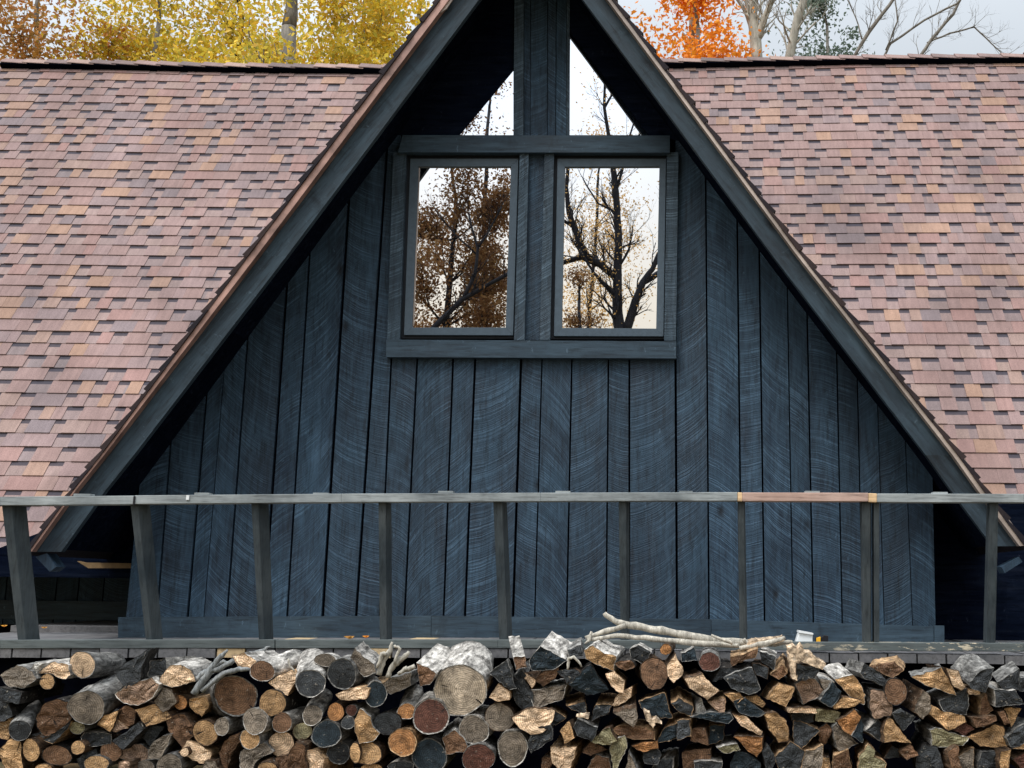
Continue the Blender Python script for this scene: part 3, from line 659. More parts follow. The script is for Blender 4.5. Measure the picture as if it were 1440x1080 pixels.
# ================================================================ firewood
# crop ; shape ; coordinates in the enlarged crop ; end colour ; side colour ; [shift of the far end]
LOGS = """
0 P 0,380 120,310 190,325 240,350 275,400 190,465 60,450 G g
0 P 215,350 280,285 320,290 270,375 W w
0 P 290,360 400,280 520,300 530,370 490,400 400,365 P w
0 R 357,425,52,52 T k 60,-5
0 R 625,295,92,90 P g 240,0
0 P 870,345 1130,185 1075,300 1060,405 960,465 D k 70,-10
0 R 655,620,120,120 G g 230,-140
0 P 890,520 1000,440 1150,400 1200,450 1150,540 1040,598 940,580 N w
0 P 1205,440 1230,380 1300,310 1400,310 1450,340 1475,420 1300,460 P w
0 R 1365,580,55,52 O b
0 P 1180,570 1240,475 1300,490 1330,580 1240,650 G b
0 P 285,700 340,610 440,565 540,590 530,700 450,790 330,830 290,770 B k
0 R 150,795,75,70 D g 90,-170
0 P -60,560 60,590 85,680 30,720 -60,720 D k
0 P -40,740 90,710 80,790 60,860 -30,840 T b
0 P -20,950 80,870 155,880 160,960 190,1080 90,1060 0,1000 T b
0 R 235,945,65,78 T b
0 P 210,830 300,835 330,860 290,875 G g
0 P 340,860 530,735 500,790 400,890 D t
0 R 585,775,50,45 L g
0 P 625,850 650,815 835,830 830,895 630,930 D w 10,-60
0 P 740,750 800,680 900,650 830,800 T b
0 P 885,660 960,610 1035,650 1010,740 960,760 890,710 B b
0 P 860,790 890,715 960,780 880,805 N t
0 P 865,870 1040,740 1080,790 940,930 D k
0 P 1040,640 1180,600 1290,690 1120,755 T b
0 P 1090,850 1130,765 1235,770 1135,905 D k
0 P 1130,940 1170,880 1300,825 1270,910 1210,1005 1130,1005 G g
0 P 1280,700 1400,680 1480,800 1380,920 1290,790 B b
0 R 590,925,45,50 T b
0 P 590,1010 720,940 740,1000 650,1060 D k
0 R 840,955,75,70 B b
0 P 890,990 960,915 1060,905 1120,950 1110,1010 1040,1035 950,1010 N g
0 R 430,985,110,70 B k
0 R 730,1045,90,50 T g
0 P 900,1080 910,1040 985,1035 990,1080 N b
0 R 1100,1070,60,45 G w
0 R 1285,1060,90,80 G g
0 R 330,1080,60,30 T b
0 P 10,470 150,510 130,590 20,570 D k
0 R 1400,960,30,30 P b
0 P 1150,270 1250,250 1260,370 1130,380 D w
1 R 490,530,155,140 B g -120,20
1 R 695,345,85,72 B w 250,-90
1 P 480,230 560,210 640,270 610,330 520,310 P w
1 P 755,430 830,380 940,350 970,400 930,440 890,520 830,490 P t
1 R 1062,437,108,92 D w 20,-170
1 R 1175,262,80,46 G w 40,-10
1 R 1300,365,105,105 D g
1 R 772,585,88,95 T k
1 R 640,725,85,95 G w
1 R 845,735,70,70 B w
1 R 600,862,75,68 T w
1 R 840,900,90,92 P b
1 R 1075,680,70,70 G w 80,-140
1 R 1000,800,66,60 L b
1 R 1182,822,105,95 U g
1 R 1275,965,80,78 D g
1 R 1252,655,55,66 O b
1 R 1372,642,40,42 R g
1 R 1345,738,44,44 D w
1 P 1260,520 1404,470 1500,480 1480,550 1300,560 P t
1 R 262,812,88,90 T b
1 R 388,765,50,62 G w
1 P 70,960 130,880 200,890 300,960 290,1030 240,1040 130,990 P t
1 P 375,960 420,880 520,820 540,860 470,950 400,1080 385,1040 B b
1 P 535,960 700,895 770,960 640,1040 600,1080 545,1060 G g
1 R 735,1075,66,36 T b
1 P 890,1000 960,890 1025,920 1015,1000 1030,1060 960,1080 895,1060 B b
1 P 1030,960 1110,950 1165,1010 1160,1080 1060,1080 P t
1 R 1400,965,36,75 T b
1 P 210,1080 270,1030 340,1030 400,1080 G b
1 P 800,1010 880,990 880,1060 810,1070 B b
1 P 150,560 270,540 290,600 230,680 150,620 T t
2 P 75,250 110,180 240,290 255,350 170,380 G w 60,-60
2 R 262,520,75,88 U w -45,-60
2 P 315,470 370,400 520,360 520,450 380,515 G g
2 P 575,290 715,365 670,440 600,455 B w 158,-155
2 R 900,490,185,180 K w 70,-190
2 R 495,650,65,55 O w 60,-150
2 R 680,690,122,128 R w 10,-60
2 P 110,720 150,640 220,700 230,770 275,815 230,870 140,885 110,800 T w
2 R 350,740,98,84 D k
2 R 465,885,95,100 O t
2 R 185,965,115,85 T b
2 R 668,990,125,118 U g
2 P 775,860 860,800 930,870 965,945 800,970 B w
2 R 1005,790,103,103 G w
2 R 1200,695,103,103 G b
2 P 1310,700 1400,645 1610,650 1595,720 1525,800 1440,815 1350,760 P b
2 R 1300,930,108,125 G w
2 R 1040,1005,115,95 R g
2 P 1130,360 1250,270 1300,430 1320,470 1270,480 D g 20,-20
2 P 1310,240 1390,235 1405,310 1330,330 B w -40,-160
2 P 1130,540 1190,450 1270,510 1270,560 1190,570 P t
2 R 450,1068,88,38 D w
2 R 230,1078,70,26 T b
2 P 1315,380 1370,340 1400,380 1350,420 D g
3 P 145,260 220,165 330,225 400,265 300,330 160,330 U w 85,-120
3 P 560,190 620,155 700,215 780,235 765,340 690,310 570,250 T w 70,-70
3 P 425,185 520,150 535,230 445,240 D g
3 P 900,180 960,150 1050,200 1000,285 910,250 D w
3 R 1168,180,42,38 O b
3 R 1080,360,98,108 B b
3 P 1180,300 1240,220 1290,310 1290,370 1230,425 1185,370 P b
3 P 440,445 570,320 600,305 720,480 570,520 U k
3 P 185,420 240,350 350,325 320,400 240,455 B b
3 P 155,490 330,460 400,460 370,560 185,630 G w
3 P 0,440 80,400 150,500 155,600 80,640 20,560 D k
3 P 225,730 310,650 400,700 330,750 230,760 D t 20,-45
3 P 125,900 200,780 290,760 300,860 150,960 D g
3 P 370,800 430,730 470,850 400,890 T b
3 P 475,770 500,715 640,775 600,870 500,830 D g
3 P 610,880 700,790 740,780 790,870 740,900 L b
3 P 608,720 640,605 750,610 720,670 D t
3 P 420,610 550,580 580,690 480,640 D t
3 P 780,665 940,630 950,700 920,765 G b -10,-140
3 P 760,600 800,530 910,465 900,540 810,600 P t
3 P 715,370 780,350 850,420 840,500 790,490 P t
3 P 975,580 1140,520 1160,530 1210,695 1060,680 990,620 U t
3 P 1215,590 1270,555 1370,610 1360,680 1260,640 D t -10,-100
3 P 1115,885 1160,785 1345,715 1350,840 1200,870 U t
3 P 780,790 830,765 1070,800 1070,860 940,860 800,820 B t
3 P 745,940 770,890 850,845 870,930 775,1060 L w
3 P 540,960 600,885 720,940 600,985 B b
3 P 300,930 480,930 470,1000 410,1080 310,1040 P t
3 P 920,915 1100,875 1105,930 1000,955 O b
3 P 1000,965 1100,940 1130,980 1100,1050 1010,1040 D g
3 P 850,1060 890,960 970,1060 960,1080 850,1080 G g
3 P 560,1060 640,990 730,1010 750,1080 560,1080 B w
3 P 1050,1080 1100,1035 1215,1020 1215,1080 D w
3 P 780,285 900,262 930,310 860,340 B k
3 P 1290,210 1380,165 1404,260 1290,270 U w
3 P 1300,970 1500,935 1500,1020 1310,1070 B b
3 P 100,360 180,420 150,470 90,400 P b
3 P 345,345 480,330 540,395 420,435 D b
3 P 230,1010 300,1000 300,1050 240,1060 B b
4 R 205,275,72,68 R g 0,-50
4 P 370,235 560,180 545,240 380,300 B t 0,-45
4 P 25,405 150,370 270,490 185,555 60,470 P b
4 P 325,400 520,330 580,480 500,515 380,470 D g
4 P 235,420 290,325 415,330 330,390 D k
4 P 590,200 700,240 690,330 600,270 D w
4 P 670,370 750,300 790,360 730,405 B t 10,-90
4 P 870,290 1050,320 1000,385 870,420 D b
4 P 1165,410 1290,380 1380,520 1375,590 1280,540 T w -110,-100
4 P 650,555 740,440 840,470 780,605 T t -60,-30
4 P 865,445 1000,410 1080,510 920,590 N w
4 P 1050,560 1140,435 1200,500 1130,610 U g
4 P 1045,410 1150,430 1090,505 G w
4 P 100,660 140,555 190,665 W w
4 P 195,580 320,560 310,650 280,660 N t
4 P 320,520 430,510 460,550 400,590 T b
4 P 395,575 480,555 615,660 560,690 430,650 U g
4 P 470,540 560,530 625,590 600,620 T b
4 P 75,690 350,668 375,705 340,740 U g
4 P 390,680 480,690 600,800 590,830 450,760 P b
4 P 205,770 315,760 300,860 205,895 U t
4 P 65,870 80,790 170,780 190,900 B b
4 P -40,730 50,720 55,830 -40,860 D t
4 P 400,850 600,850 600,930 560,990 480,930 O b
4 P 620,680 700,665 780,720 800,870 730,880 660,790 T b
4 P 800,625 1000,630 1015,660 810,660 P b
4 P 830,672 990,672 990,730 850,740 D b
4 P 850,730 960,765 1030,800 860,950 D t
4 P 1015,720 1025,635 1190,660 1175,735 L b
4 P 1040,780 1090,745 1140,800 1080,900 1040,870 B k
4 P 1150,770 1180,745 1325,890 1190,940 1155,850 G g
4 P 1185,725 1300,640 1345,690 1285,830 1235,800 O b
4 P 1290,835 1350,700 1375,760 1365,880 U g
4 P 1150,605 1220,545 1350,572 1300,610 1160,630 T b
4 P 710,1000 820,890 920,960 880,1060 760,1060 D t
4 P 880,1080 935,965 1060,920 1060,1010 1030,1080 G t
4 P 360,1060 410,960 500,980 580,1040 580,1080 U k
4 P 270,930 410,900 430,940 340,970 L w
4 P 95,1040 290,1040 290,1080 90,1080 D w
4 P 610,960 650,910 700,1030 650,1060 D k
4 P 1065,1000 1110,1010 1135,1080 1040,1080 T b
4 P 1150,995 1250,950 1300,1080 1150,1080 B t
4 P 530,290 650,325 640,400 560,370 D b
5 P 170,360 200,290 360,420 340,455 200,400 D g -125,-40
5 P 240,310 420,275 480,340 400,390 330,360 B t 20,-50
5 P 560,388 775,325 880,520 700,460 T g -25,-40
5 P 812,325 900,345 960,460 930,485 860,440 P b
5 P 1000,430 1085,345 1170,330 1110,500 1010,470 D g -150,-120
5 P 1210,430 1360,335 1370,480 1260,490 D g -50,-70
5 P 1375,400 1470,400 1470,490 1375,490 D g 0,-50
5 R 430,500,82,92 B k
5 P 240,490 330,500 400,600 390,680 270,700 235,600 N k
5 P 570,650 640,500 685,540 690,650 640,700 G b
5 P 770,570 880,520 960,485 980,600 960,670 800,640 D w
5 P 1082,560 1110,520 1170,640 1080,680 B t
5 P 980,480 1060,480 1070,522 990,520 P b
5 P 1190,490 1330,492 1400,590 1200,610 D w
5 P 690,670 700,600 800,660 950,690 960,730 830,790 T b
5 P 415,670 470,635 570,690 490,790 D g
5 P 205,800 290,715 360,760 310,870 D w
5 P 362,725 400,712 540,890 430,870 350,880 T b
5 P 470,960 540,900 595,980 520,1015 B b
5 P 975,840 1180,755 1240,770 1275,915 1080,910 T b
5 P 700,800 740,780 970,850 930,905 720,910 L w
5 P 865,785 960,735 1020,785 960,830 R b
5 P 1280,850 1460,730 1460,900 1310,910 D g
5 P 1255,632 1380,632 1310,765 T b
5 P 1205,655 1248,645 1300,740 1260,750 B b
5 P 1320,930 1460,870 1460,950 T k
5 P 150,1080 160,990 220,915 270,960 260,1000 350,1050 330,1080 L t
5 P 345,1010 400,915 455,940 455,1000 D b
5 P 600,1000 650,915 740,930 790,1080 610,1080 D k
5 P 835,960 905,920 900,1000 960,1070 880,1075 B b
5 P 910,1000 1020,935 1030,1060 970,1070 G t
5 P 1050,1060 1090,965 1220,960 1220,1070 D g
5 P 1230,960 1300,945 1290,1070 1240,1080 T b
5 P 1330,1020 1470,940 1470,1080 R b
5 P 1005,700 1180,685 1190,720 1050,770 B b
"""
ENDC = dict(T=(.47, .29, .145), P=(.70, .50, .33), D=(.040, .044, .048), B=(.17, .095, .055), G=(.20, .165, .13), R=(.105, .045, .032), O=(.42, .20, .08), W=(.62, .60, .56), L=(.23, .205, .12), U=(.020, .031, .040), N=(.33, .22, .155), K=(.52, .43, .33))
SIDC = dict(b=(.10, .062, .038), g=(.22, .215, .205), w=(.50, .475, .44), k=(.028, .025, .023), t=(.42, .27, .15))
CN = dict(T='tan', P='pale cream', D='charcoal', B='dark brown', G='grey-brown', R='reddish brown', O='orange', W='white', L='olive', U='blue-black', N='pinkish tan', K='cracked pale')
BN = dict(b='brown', g='grey', w='whitish', k='black', t='tan')
OX = [0, 240, 480, 720, 960, 1180]
postx = [(36, 'first'), (216, 'second'), (372, 'third'), (541, 'fourth'), (710, 'fifth'), (878, 'sixth'), (1046, 'seventh'), (1228, 'eighth'), (1396, 'last')]
def where_x(x):
    for i, (p, n) in enumerate(postx):
        if abs(x-p) < 34: return ('below the %s post from the left' % n) if n != 'last' else 'below the rightmost post'
    for i in range(len(postx)-1):
        if postx[i][0] < x < postx[i+1][0]: return 'between the %s and %s posts' % (postx[i][1], postx[i+1][1])
    return 'at the left edge' if x < 100 else 'at the right edge'
def where_y(y):
    if y < 940: return 'atop the pile'
    if y < 972: return 'upper in the pile'
    if y < 1005: return 'mid pile'
    if y < 1040: return 'lower in the pile'
    return 'at the pile bottom'
rl = random.Random(5)
recs = []
for line in LOGS.strip().splitlines():
    f = line.split(); ci = int(f[0]); kind = f[1]; rest = f[2:]
    ext = None
    if ',' in rest[-1] and len(rest) >= 3 and len(rest[-2]) == 1: ext = tuple(float(v) for v in rest.pop().split(','))
    side = rest.pop(); end = rest.pop()
    sc = 5.4
    if kind == 'R':
        cx, cy, ra, rb = (float(v) for v in rest[0].split(','))
        n = 22; ph = [rl.uniform(0, 6.28) for _ in range(3)]
        poly = []
        for k in range(n):
            a = 2*math.pi*k/n; r = 1 + .035*math.sin(2*a+ph[0]) + .028*math.sin(3*a+ph[1]) + .018*math.sin(7*a+ph[2]) + rl.uniform(-.012, .012)
            poly.append((cx+ra*r*math.cos(a), cy+rb*r*math.sin(a)))
        n0 = 9
    else:
        pts = [tuple(float(v) for v in q.split(',')) for q in rest]
        pts = [(x, y+70 if y >= 1060 else y) for x, y in pts]
        n0 = len(pts); poly = []
        for k in range(n0):
            (xa, ya), (xb, yb) = pts[k], pts[(k+1) % n0]
            l = math.hypot(xb-xa, yb-ya); m_ = max(2, int(l/22)); bow = rl.uniform(-.05, .06)*l
            for j in range(m_):
                t_ = j/m_; o = bow*math.sin(math.pi*t_) + (rl.uniform(-5, 5) if j else rl.uniform(-2, 2))
                poly.append((xa+(xb-xa)*t_ - (yb-ya)/l*o*-1, ya+(yb-ya)*t_ - (xb-xa)/l*o))
    poly = [(x/sc+OX[ci], y/sc+880) for x, y in poly]
    recs.append(dict(kind=kind, poly=poly, end=end, side=side, ext=ext, n0=n0))
# every log: the body (bark and split sides) with the sawn end as its child
def ring_at(poly, c, s, Y, off=Vector((0, 0, 0))):
    return [at(c[0]+(x-c[0])*s, c[1]+(y-c[1])*s, Y)+off for x, y in poly]
labels = {}
for r in recs:
    poly = r['poly']; n = len(poly)
    A = 0; cx = cy = 0
    for k in range(n):
        x0, y0 = poly[k]; x1, y1 = poly[(k+1) % n]; w_ = x0*y1-x1*y0; A += w_; cx += (x0+x1)*w_; cy += (y0+y1)*w_
    A /= 2; cx /= 6*A; cy /= 6*A; r['c'] = (cx, cy); poly[:] = [(cx+(x-cx)*1.11, cy+(y-cy)*1.11) for x, y in poly]; r['A'] = abs(A)
    sz = 'tiny' if r['A'] < 280 else 'small' if r['A'] < 620 else 'medium' if r['A'] < 1300 else 'large' if r['A'] < 3600 else 'biggest'
    shp = 'round log' if r['kind'] == 'R' else ('split wedge' if r['n0'] <= 4 else 'split log')
    wx = where_x(cx)
    r['label'] = '%s %s %s %s %s' % (sz, CN[r['end']], shp, where_y(cy), wx)
    r['bits'] = (sz, CN[r['end']], shp, where_y(cy), wx)
    labels.setdefault(r['label'], []).append(r)
def nearest(r, pred=lambda q: True):
    best = None
    for q in recs:
        if q is r or not pred(q): continue
        d = math.hypot(q['c'][0]-r['c'][0], q['c'][1]-r['c'][1])
        if best is None or d < best[0]: best = (d, q)
    return best[1]
for lab, rs in list(labels.items()):
    if len(rs) > 1:
        rs.sort(key=lambda q: q['c'][0])
        sep = abs(rs[0]['c'][0]-rs[-1]['c'][0]) >= abs(rs[0]['c'][1]-rs[-1]['c'][1]) or len(rs) > 2
        if not sep: rs.sort(key=lambda q: q['c'][1])
        nm = (['left', 'right'] if sep else ['upper', 'lower']) if len(rs) == 2 else ['left', 'middle', 'right', 'far right']
        for q, w_ in zip(rs, nm): q['label'] = '%s of the look-alikes, %s' % (w_, lab) if len(lab.split()) <= 12 else '%s %s' % (w_, lab)
for r in recs:
    c = r['c']; poly = r['poly']; n = len(poly); rad = math.sqrt(r['A']/math.pi)
    Y = -1.96 + rl.uniform(-.05, .05) - (.0 if c[1] > 930 else -.04)
    ext = r['ext']; Ln = rl.uniform(.34, .40) if ext is None else .34
    P0 = at(*c, Y)
    if ext: P1 = at(c[0]+ext[0]/5.4, c[1]+ext[1]/5.4, Y+Ln)
    else: P1 = P0 + Vector((rl.uniform(-.05, .05), Ln, rl.uniform(-.015, .03)))
    P1.y = min(P1.y, -1.50)
    tx, tz = rl.uniform(-.16, .16), rl.uniform(-.22, .10)      # tilt of the sawn face
    front = [at(x, y, Y) for x, y in poly]
    front = [p + Vector((0, (p.x-P0.x)*tx + (p.z-P0.z)*tz, 0)) for p in front]
    mb = MB(); K = 6; rnd = r['kind'] == 'R'
    seeds = rl.uniform(0, 90); lump = .10 if r['side'] in 'wg' and rnd else .05
    rings = []
    for k in range(K+1):
        t_ = k/K; cc = P0.lerp(P1, t_)
        sc_ = 1 + (.0 if k == 0 else rl.uniform(-.03, .03))*(1 if rnd else .5)
        rg = []
        for p in front:
            d = (p-P0)*sc_
            nz = noise.noise(Vector((p.x*14+seeds, t_*5, p.z*14)))*lump if k else 0
            rg.append(cc + d*(1+nz) - Vector((0, d.y*t_, 0)))
        rings.append(rg)
    i0 = 0
    for rg in rings: mb.v += [tuple(p) for p in rg]
    for k in range(K):
        for j in range(n):
            a = k*n+j; b = k*n+(j+1) % n; mb.f.append((a, b, b+n, a+n)); mb.m.append(0)
    ins = rl.uniform(.93, .975) if rnd else rl.uniform(.965, .99)                                   # bark rim on the sawn face
    b0 = len(mb.v)
    inner = [P0 + (p-P0)*(ins+rl.uniform(-.018, .012)) + Vector((0, .0015, 0)) for p in front]
    mb.v += [tuple(p) for p in inner]
    for j in range(n):
        mb.f.append((j, (j+1) % n, b0+(j+1) % n, b0+j)); mb.m.append(0)
    mb.f.append(tuple(K*n+j for j in range(n))); mb.m.append(0)
    o = mb.build('firewood_log' if rnd else 'split_log', M['side'], None, P0, smooth=rnd)
    v = rl.uniform(.8, 1.2); o.color = (*[min(1, ch*v) for ch in SIDC[r['side']]], 1)
    tag(o, r['label'], 'log', 'firewood stacked in front of the deck')
    e = MB(); e.v += [tuple(p) for p in inner]
    lev = [.72, .42, .18]
    prev = 0
    for li, s_ in enumerate(lev):
        st = len(e.v)
        for p in inner:
            q = P0 + (p-P0)*s_; rr = rad*.004*.06
            e.v.append((q.x, q.y + (rl.uniform(-1, 1)*.002 if rnd else (noise.noise(Vector((q.x*22+seeds, q.z*22, 3)))*.014 + rl.uniform(-1, 1)*.003)) , q.z))
        for j in range(n):
            a = prev+j; b = prev+(j+1) % n; e.f.append((a, b, st+(j+1) % n, st+j)); e.m.append(0)
        prev = st
    e.v.append((P0.x, P0.y+(0 if rnd else noise.noise(Vector((P0.x*22+seeds, P0.z*22, 3)))*.014), P0.z)); ci_ = len(e.v)-1
    for j in range(n): e.f.append((prev+j, prev+(j+1) % n, ci_)); e.m.append(0)
    eo = e.build('cut_end', M['end'], o, P0, smooth=rnd)
    v = rl.uniform(.85, 1.15); eo.color = (*[min(1, ch*v) for ch in ENDC[r['end']]], 1)

# ---- branches, splinters and leaves lying on the pile
def zc(ci, x, y): return (x/5.4+OX[ci], y/5.4+880)
def branch(name, strands, mat, Y, label, cat='branch', dy=.0, n=8):
    mb = MB(); o0 = at(*strands[0][0][:2], Y)
    for si, st in enumerate(strands):
        pts = []; rr = []
        for k in range(len(st)-1):
            for j in range(4):
                t_ = j/4; pts.append([st[k][i]*(1-t_)+st[k+1][i]*t_ for i in range(3)])
        pts.append(list(st[-1]))
        P = [at(x+rl.uniform(-.8, .8), y+rl.uniform(-.8, .8), Y+dy*si) for x, y, _ in pts]
        mb.tube(P, [max(.0025, (.82 if 'twig' not in name else .9)*q[2]*(Y+8)/1600*rl.uniform(.85, 1.15)) for q in pts], n)
    return tag(mb.build(name, mat, None, o0, smooth=True), label, cat)
branch('dead_branch', [[(849, 862, 3.5), (862, 872, 5), (884, 879, 6), (920, 885, 6.5), (960, 893, 7), (1010, 901, 7), (1052, 905, 6), (1090, 905, 5), (1115, 902, 3)],
    [(824, 897, 3.5), (850, 888, 5), (880, 880, 5)], [(826, 900, 3), (868, 894, 4), (920, 898, 4.5), (975, 904, 5), (1040, 908, 4)], [(832, 888, 2), (829, 900, 3), (822, 905, 1.5)],
    [(1046, 899, 3), (1052, 905, 4)], [(1000, 893, 2), (1030, 905, 3)], [(1040, 912, 4), (1076, 905, 5), (1104, 897, 3.5)]],
    M['driftwood'], -1.72, 'long bleached forked branch lying along the pile against the baseboard', dy=-.012)
Z = lambda ci, L: [(*zc(ci, x, y), r/5.4) for x, y, r in L]
branch('weathered_twigs', [Z(1, [(180, 515, 34), (250, 405, 30), (330, 300, 26), (385, 225, 20), (432, 185, 9)]), Z(1, [(205, 400, 24), (260, 350, 26), (360, 330, 24), (480, 265, 18)]),
    Z(1, [(240, 500, 20), (400, 360, 24), (520, 330, 24), (600, 330, 14)]), Z(1, [(300, 330, 14), (400, 270, 16), (470, 290, 12)])], M['drift_grey'], -2.02, 'grey-blue weathered limb resting on the large dark oval log')
branch('gnarled_twigs', [Z(2, [(290, 370, 22), (320, 260, 24), (370, 190, 20), (385, 125, 9)]), Z(2, [(350, 390, 22), (390, 310, 24), (450, 250, 24), (520, 200, 16)]), Z(2, [(270, 320, 14), (310, 215, 20), (350, 215, 14)]),
    Z(2, [(400, 150, 12), (440, 170, 14), (400, 290, 12)]), Z(2, [(470, 340, 22), (560, 310, 18)]), Z(2, [(430, 370, 16), (500, 320, 18)])], M['driftwood'], -1.99, 'white gnarled knotty branch standing above the cut logs', dy=-.01)
branch('small_stick', [Z(1, [(565, 215, 12), (640, 205, 20), (700, 185, 18), (755, 155, 7)])], M['drift_grey'], -1.70, 'short dark grey stick poking up before the bottom rail')
branch('bark_strip', [Z(3, [(425, 330, 10), (432, 250, 16), (470, 235, 14), (530, 310, 8)])], M['driftwood'], -2.04, 'thin pale curl of wood hooked over the charcoal logs', 'splinter')
branch('bark_strip', [Z(1, [(895, 255, 9), (905, 300, 9), (940, 345, 7)])], M['driftwood'], -2.04, 'slim white twig beside the whitish round log', 'splinter')
def slabpiece(poly, ci, Y, mat, label, dy=.06, name='wood_splinter'):
    fine = []
    for k in range(len(poly)):
        (xa, ya), (xb, yb) = poly[k], poly[(k+1) % len(poly)]; m_ = max(1, int(math.hypot(xb-xa, yb-ya)/14))
        for j in range(m_): fine.append((xa+(xb-xa)*j/m_+rl.uniform(-4, 4), ya+(yb-ya)*j/m_+rl.uniform(-4, 4)))
    mb = MB(); q = [at(*zc(ci, x, y), Y) for x, y in fine]; mb.prism(q, (0, dy, .01)); o_ = mb.build(name, M['side'], None, q[0])
    o_.color = (.62, .47, .33, 1); return tag(o_, label, 'splinter')
M['raw'] = weathered('raw_split_wood', (.50, .36, .24), (.70, .56, .42), stretch=(9, 9, 60))
slabpiece([(800, 170), (850, 150), (870, 185), (905, 145), (930, 200), (985, 205), (1000, 240), (1090, 285), (1060, 335), (950, 290), (882, 270), (868, 415), (835, 400), (812, 280)], 4, -1.98, M['raw'], 'jagged pale splintered slab below the white plastic tub', .1)
slabpiece([(470, 182), (500, 120), (560, 108), (640, 106), (700, 100), (765, 88), (775, 112), (700, 140), (640, 150), (600, 168), (540, 172)], 4, -1.80, M['raw'], 'raw tan sliver at the right end of the bleached branch', .08)
slabpiece([(1000, 645), (1040, 665), (1060, 720), (1090, 700), (1140, 745), (1090, 740), (1075, 780), (1045, 745), (1010, 700)], 3, -2.03, M['raw'], 'pale frayed sliver below a blue-black split log in the pile', .03)
slabpiece([(490, 690), (560, 675), (590, 680), (575, 705), (530, 700)], 3, -2.03, M['raw'], 'small pale chip caught among charcoal logs', .03)
lf = [(2, 60, 100, 45, 'orange leaf lying on the bottom rail left of the fourth post', 'leaf_rust'), (2, 185, 92, 30, 'curled pale red leaf standing on the bottom rail', 'leaf_orange'),
      (0, 30, 8, 26, 'yellow-brown fallen leaf on the deck at the far left', 'leaf_gold'), (0, 335, 22, 26, 'small orange fallen leaf on the deck near the baseboard', 'leaf_rust')]
for ci, x, y, s_, lab, mt in lf:
    px, py = zc(ci, x, y)
    if ci == 0:
        Yl = -8 + (fl_z+.004-CAM.z)/( (at(px, py, -7).z-CAM.z) )
    else: Yl = YD+.01
    c_ = at(px, py, Yl); h = s_/5.4*(Yl+8)/1600
    mb = MB(); ang = [0, .7, 1.3, 2.0, 2.8, 3.6, 4.2, 5.0, 5.6]
    pts = [c_ + Vector((math.cos(a)*h*(1 if i % 2 else .5), math.sin(a)*h*(1 if i % 2 else .5)*.6, .004+abs(math.sin(a*1.5))*h*.4)) for i, a in enumerate(ang)]
    mb.face([c_]+pts[0:3]); mb.face([c_]+pts[2:5]); mb.face([c_]+pts[4:7]); mb.face([c_]+pts[6:9]+[pts[0]])
    tag(mb.build('fallen_leaf', M[mt], None, c_), lab, 'leaf', 'fallen leaves on the deck')
# ================================================================ ground, trees
mb = MB(); G = 34
vs = [[None]*(G+1) for _ in range(G+1)]
S = 220.0
for i in range(G+1):
    for j in range(G+1):
        u, v = (i/G*2-1), (j/G*2-1); x = math.copysign(abs(u)**2.2, u)*S; y = math.copysign(abs(v)**2.2, v)*S
        z = GROUND_Z
        d = math.hypot(x, y)
        if d > 14: z += noise.noise(Vector((x*.03, y*.03, 0)))*min(3, (d-14)*.05)
        vs[i][j] = (x, y, z)
for i in range(G):
    for j in range(G): mb.face([vs[i][j], vs[i+1][j], vs[i+1][j+1], vs[i][j+1]])
o = mb.build('ground', M['ground'], None, (0, 0, 0), smooth=True); o['kind'] = 'structure'

def leaves(name, pts, size, mat, parent, seed=0):
    "many small bent leaf faces at pts (N,3)"
    r = np.random.default_rng(seed); N = len(pts)
    a = r.normal(size=(N, 3)); a /= np.linalg.norm(a, axis=1)[:, None]
    b = r.normal(size=(N, 3)); b = np.cross(a, b); b /= np.linalg.norm(b, axis=1)[:, None]
    c = np.cross(a, b)
    s = size*r.uniform(.6, 1.35, (N, 1))
    v = np.empty((N, 5, 3))
    v[:, 0] = pts - a*s; v[:, 1] = pts - b*s*.55 + c*s*.12; v[:, 2] = pts + a*s*1.05; v[:, 3] = pts + b*s*.55 + c*s*.12; v[:, 4] = pts + a*s*.1 - c*s*.0
    me = bpy.data.meshes.new(name); pw = np.array(wloc(parent)) if parent else np.zeros(3)
    me.vertices.add(N*4); me.vertices.foreach_set('co', (v[:, :4]-pw).reshape(-1))
    me.loops.add(N*4); me.loops.foreach_set('vertex_index', np.arange(N*4, dtype=np.int32))
    me.polygons.add(N); me.polygons.foreach_set('loop_start', np.arange(N, dtype=np.int32)*4)
    me.materials.append(mat); me.update(calc_edges=True); me.validate()
    o = bpy.data.objects.new(name, me); C.objects.link(o)
    if parent: o.parent = parent
    return o

def grow(mb, p, d, r, L, depth, rnd, tips, spread=.55, up=.15, n=6, shrink=.72):
    "recursive limb"
    K = 4; pts = [p]; rr = [r]; q = p.copy(); dd = d.copy()
    for k in range(K):
        dd = (dd + Vector((rnd.uniform(-1, 1), rnd.uniform(-1, 1), rnd.uniform(-1, 1)))*.16 + Vector((0, 0, up*.2))).normalized()
        q = q + dd*(L/K); pts.append(q); rr.append(r*(1-.38*(k+1)/K))
    mb.tube(pts, rr, max(4, n))
    if depth == 0: tips.append(q); return
    if depth <= 2: tips += pts[2:]
    for k in range(rnd.choice((2, 3)) if depth > 1 else 3):
        j = rnd.randint(2, K); nd = (dd + Vector((rnd.uniform(-1, 1), rnd.uniform(-1, 1), rnd.uniform(-.6, 1)))*spread*1.3 + Vector((0, 0, up))).normalized()
        grow(mb, pts[j], nd, rr[j]*.68, L*shrink*rnd.uniform(.8, 1.15), depth-1, rnd, tips, spread, up, n-1, shrink)

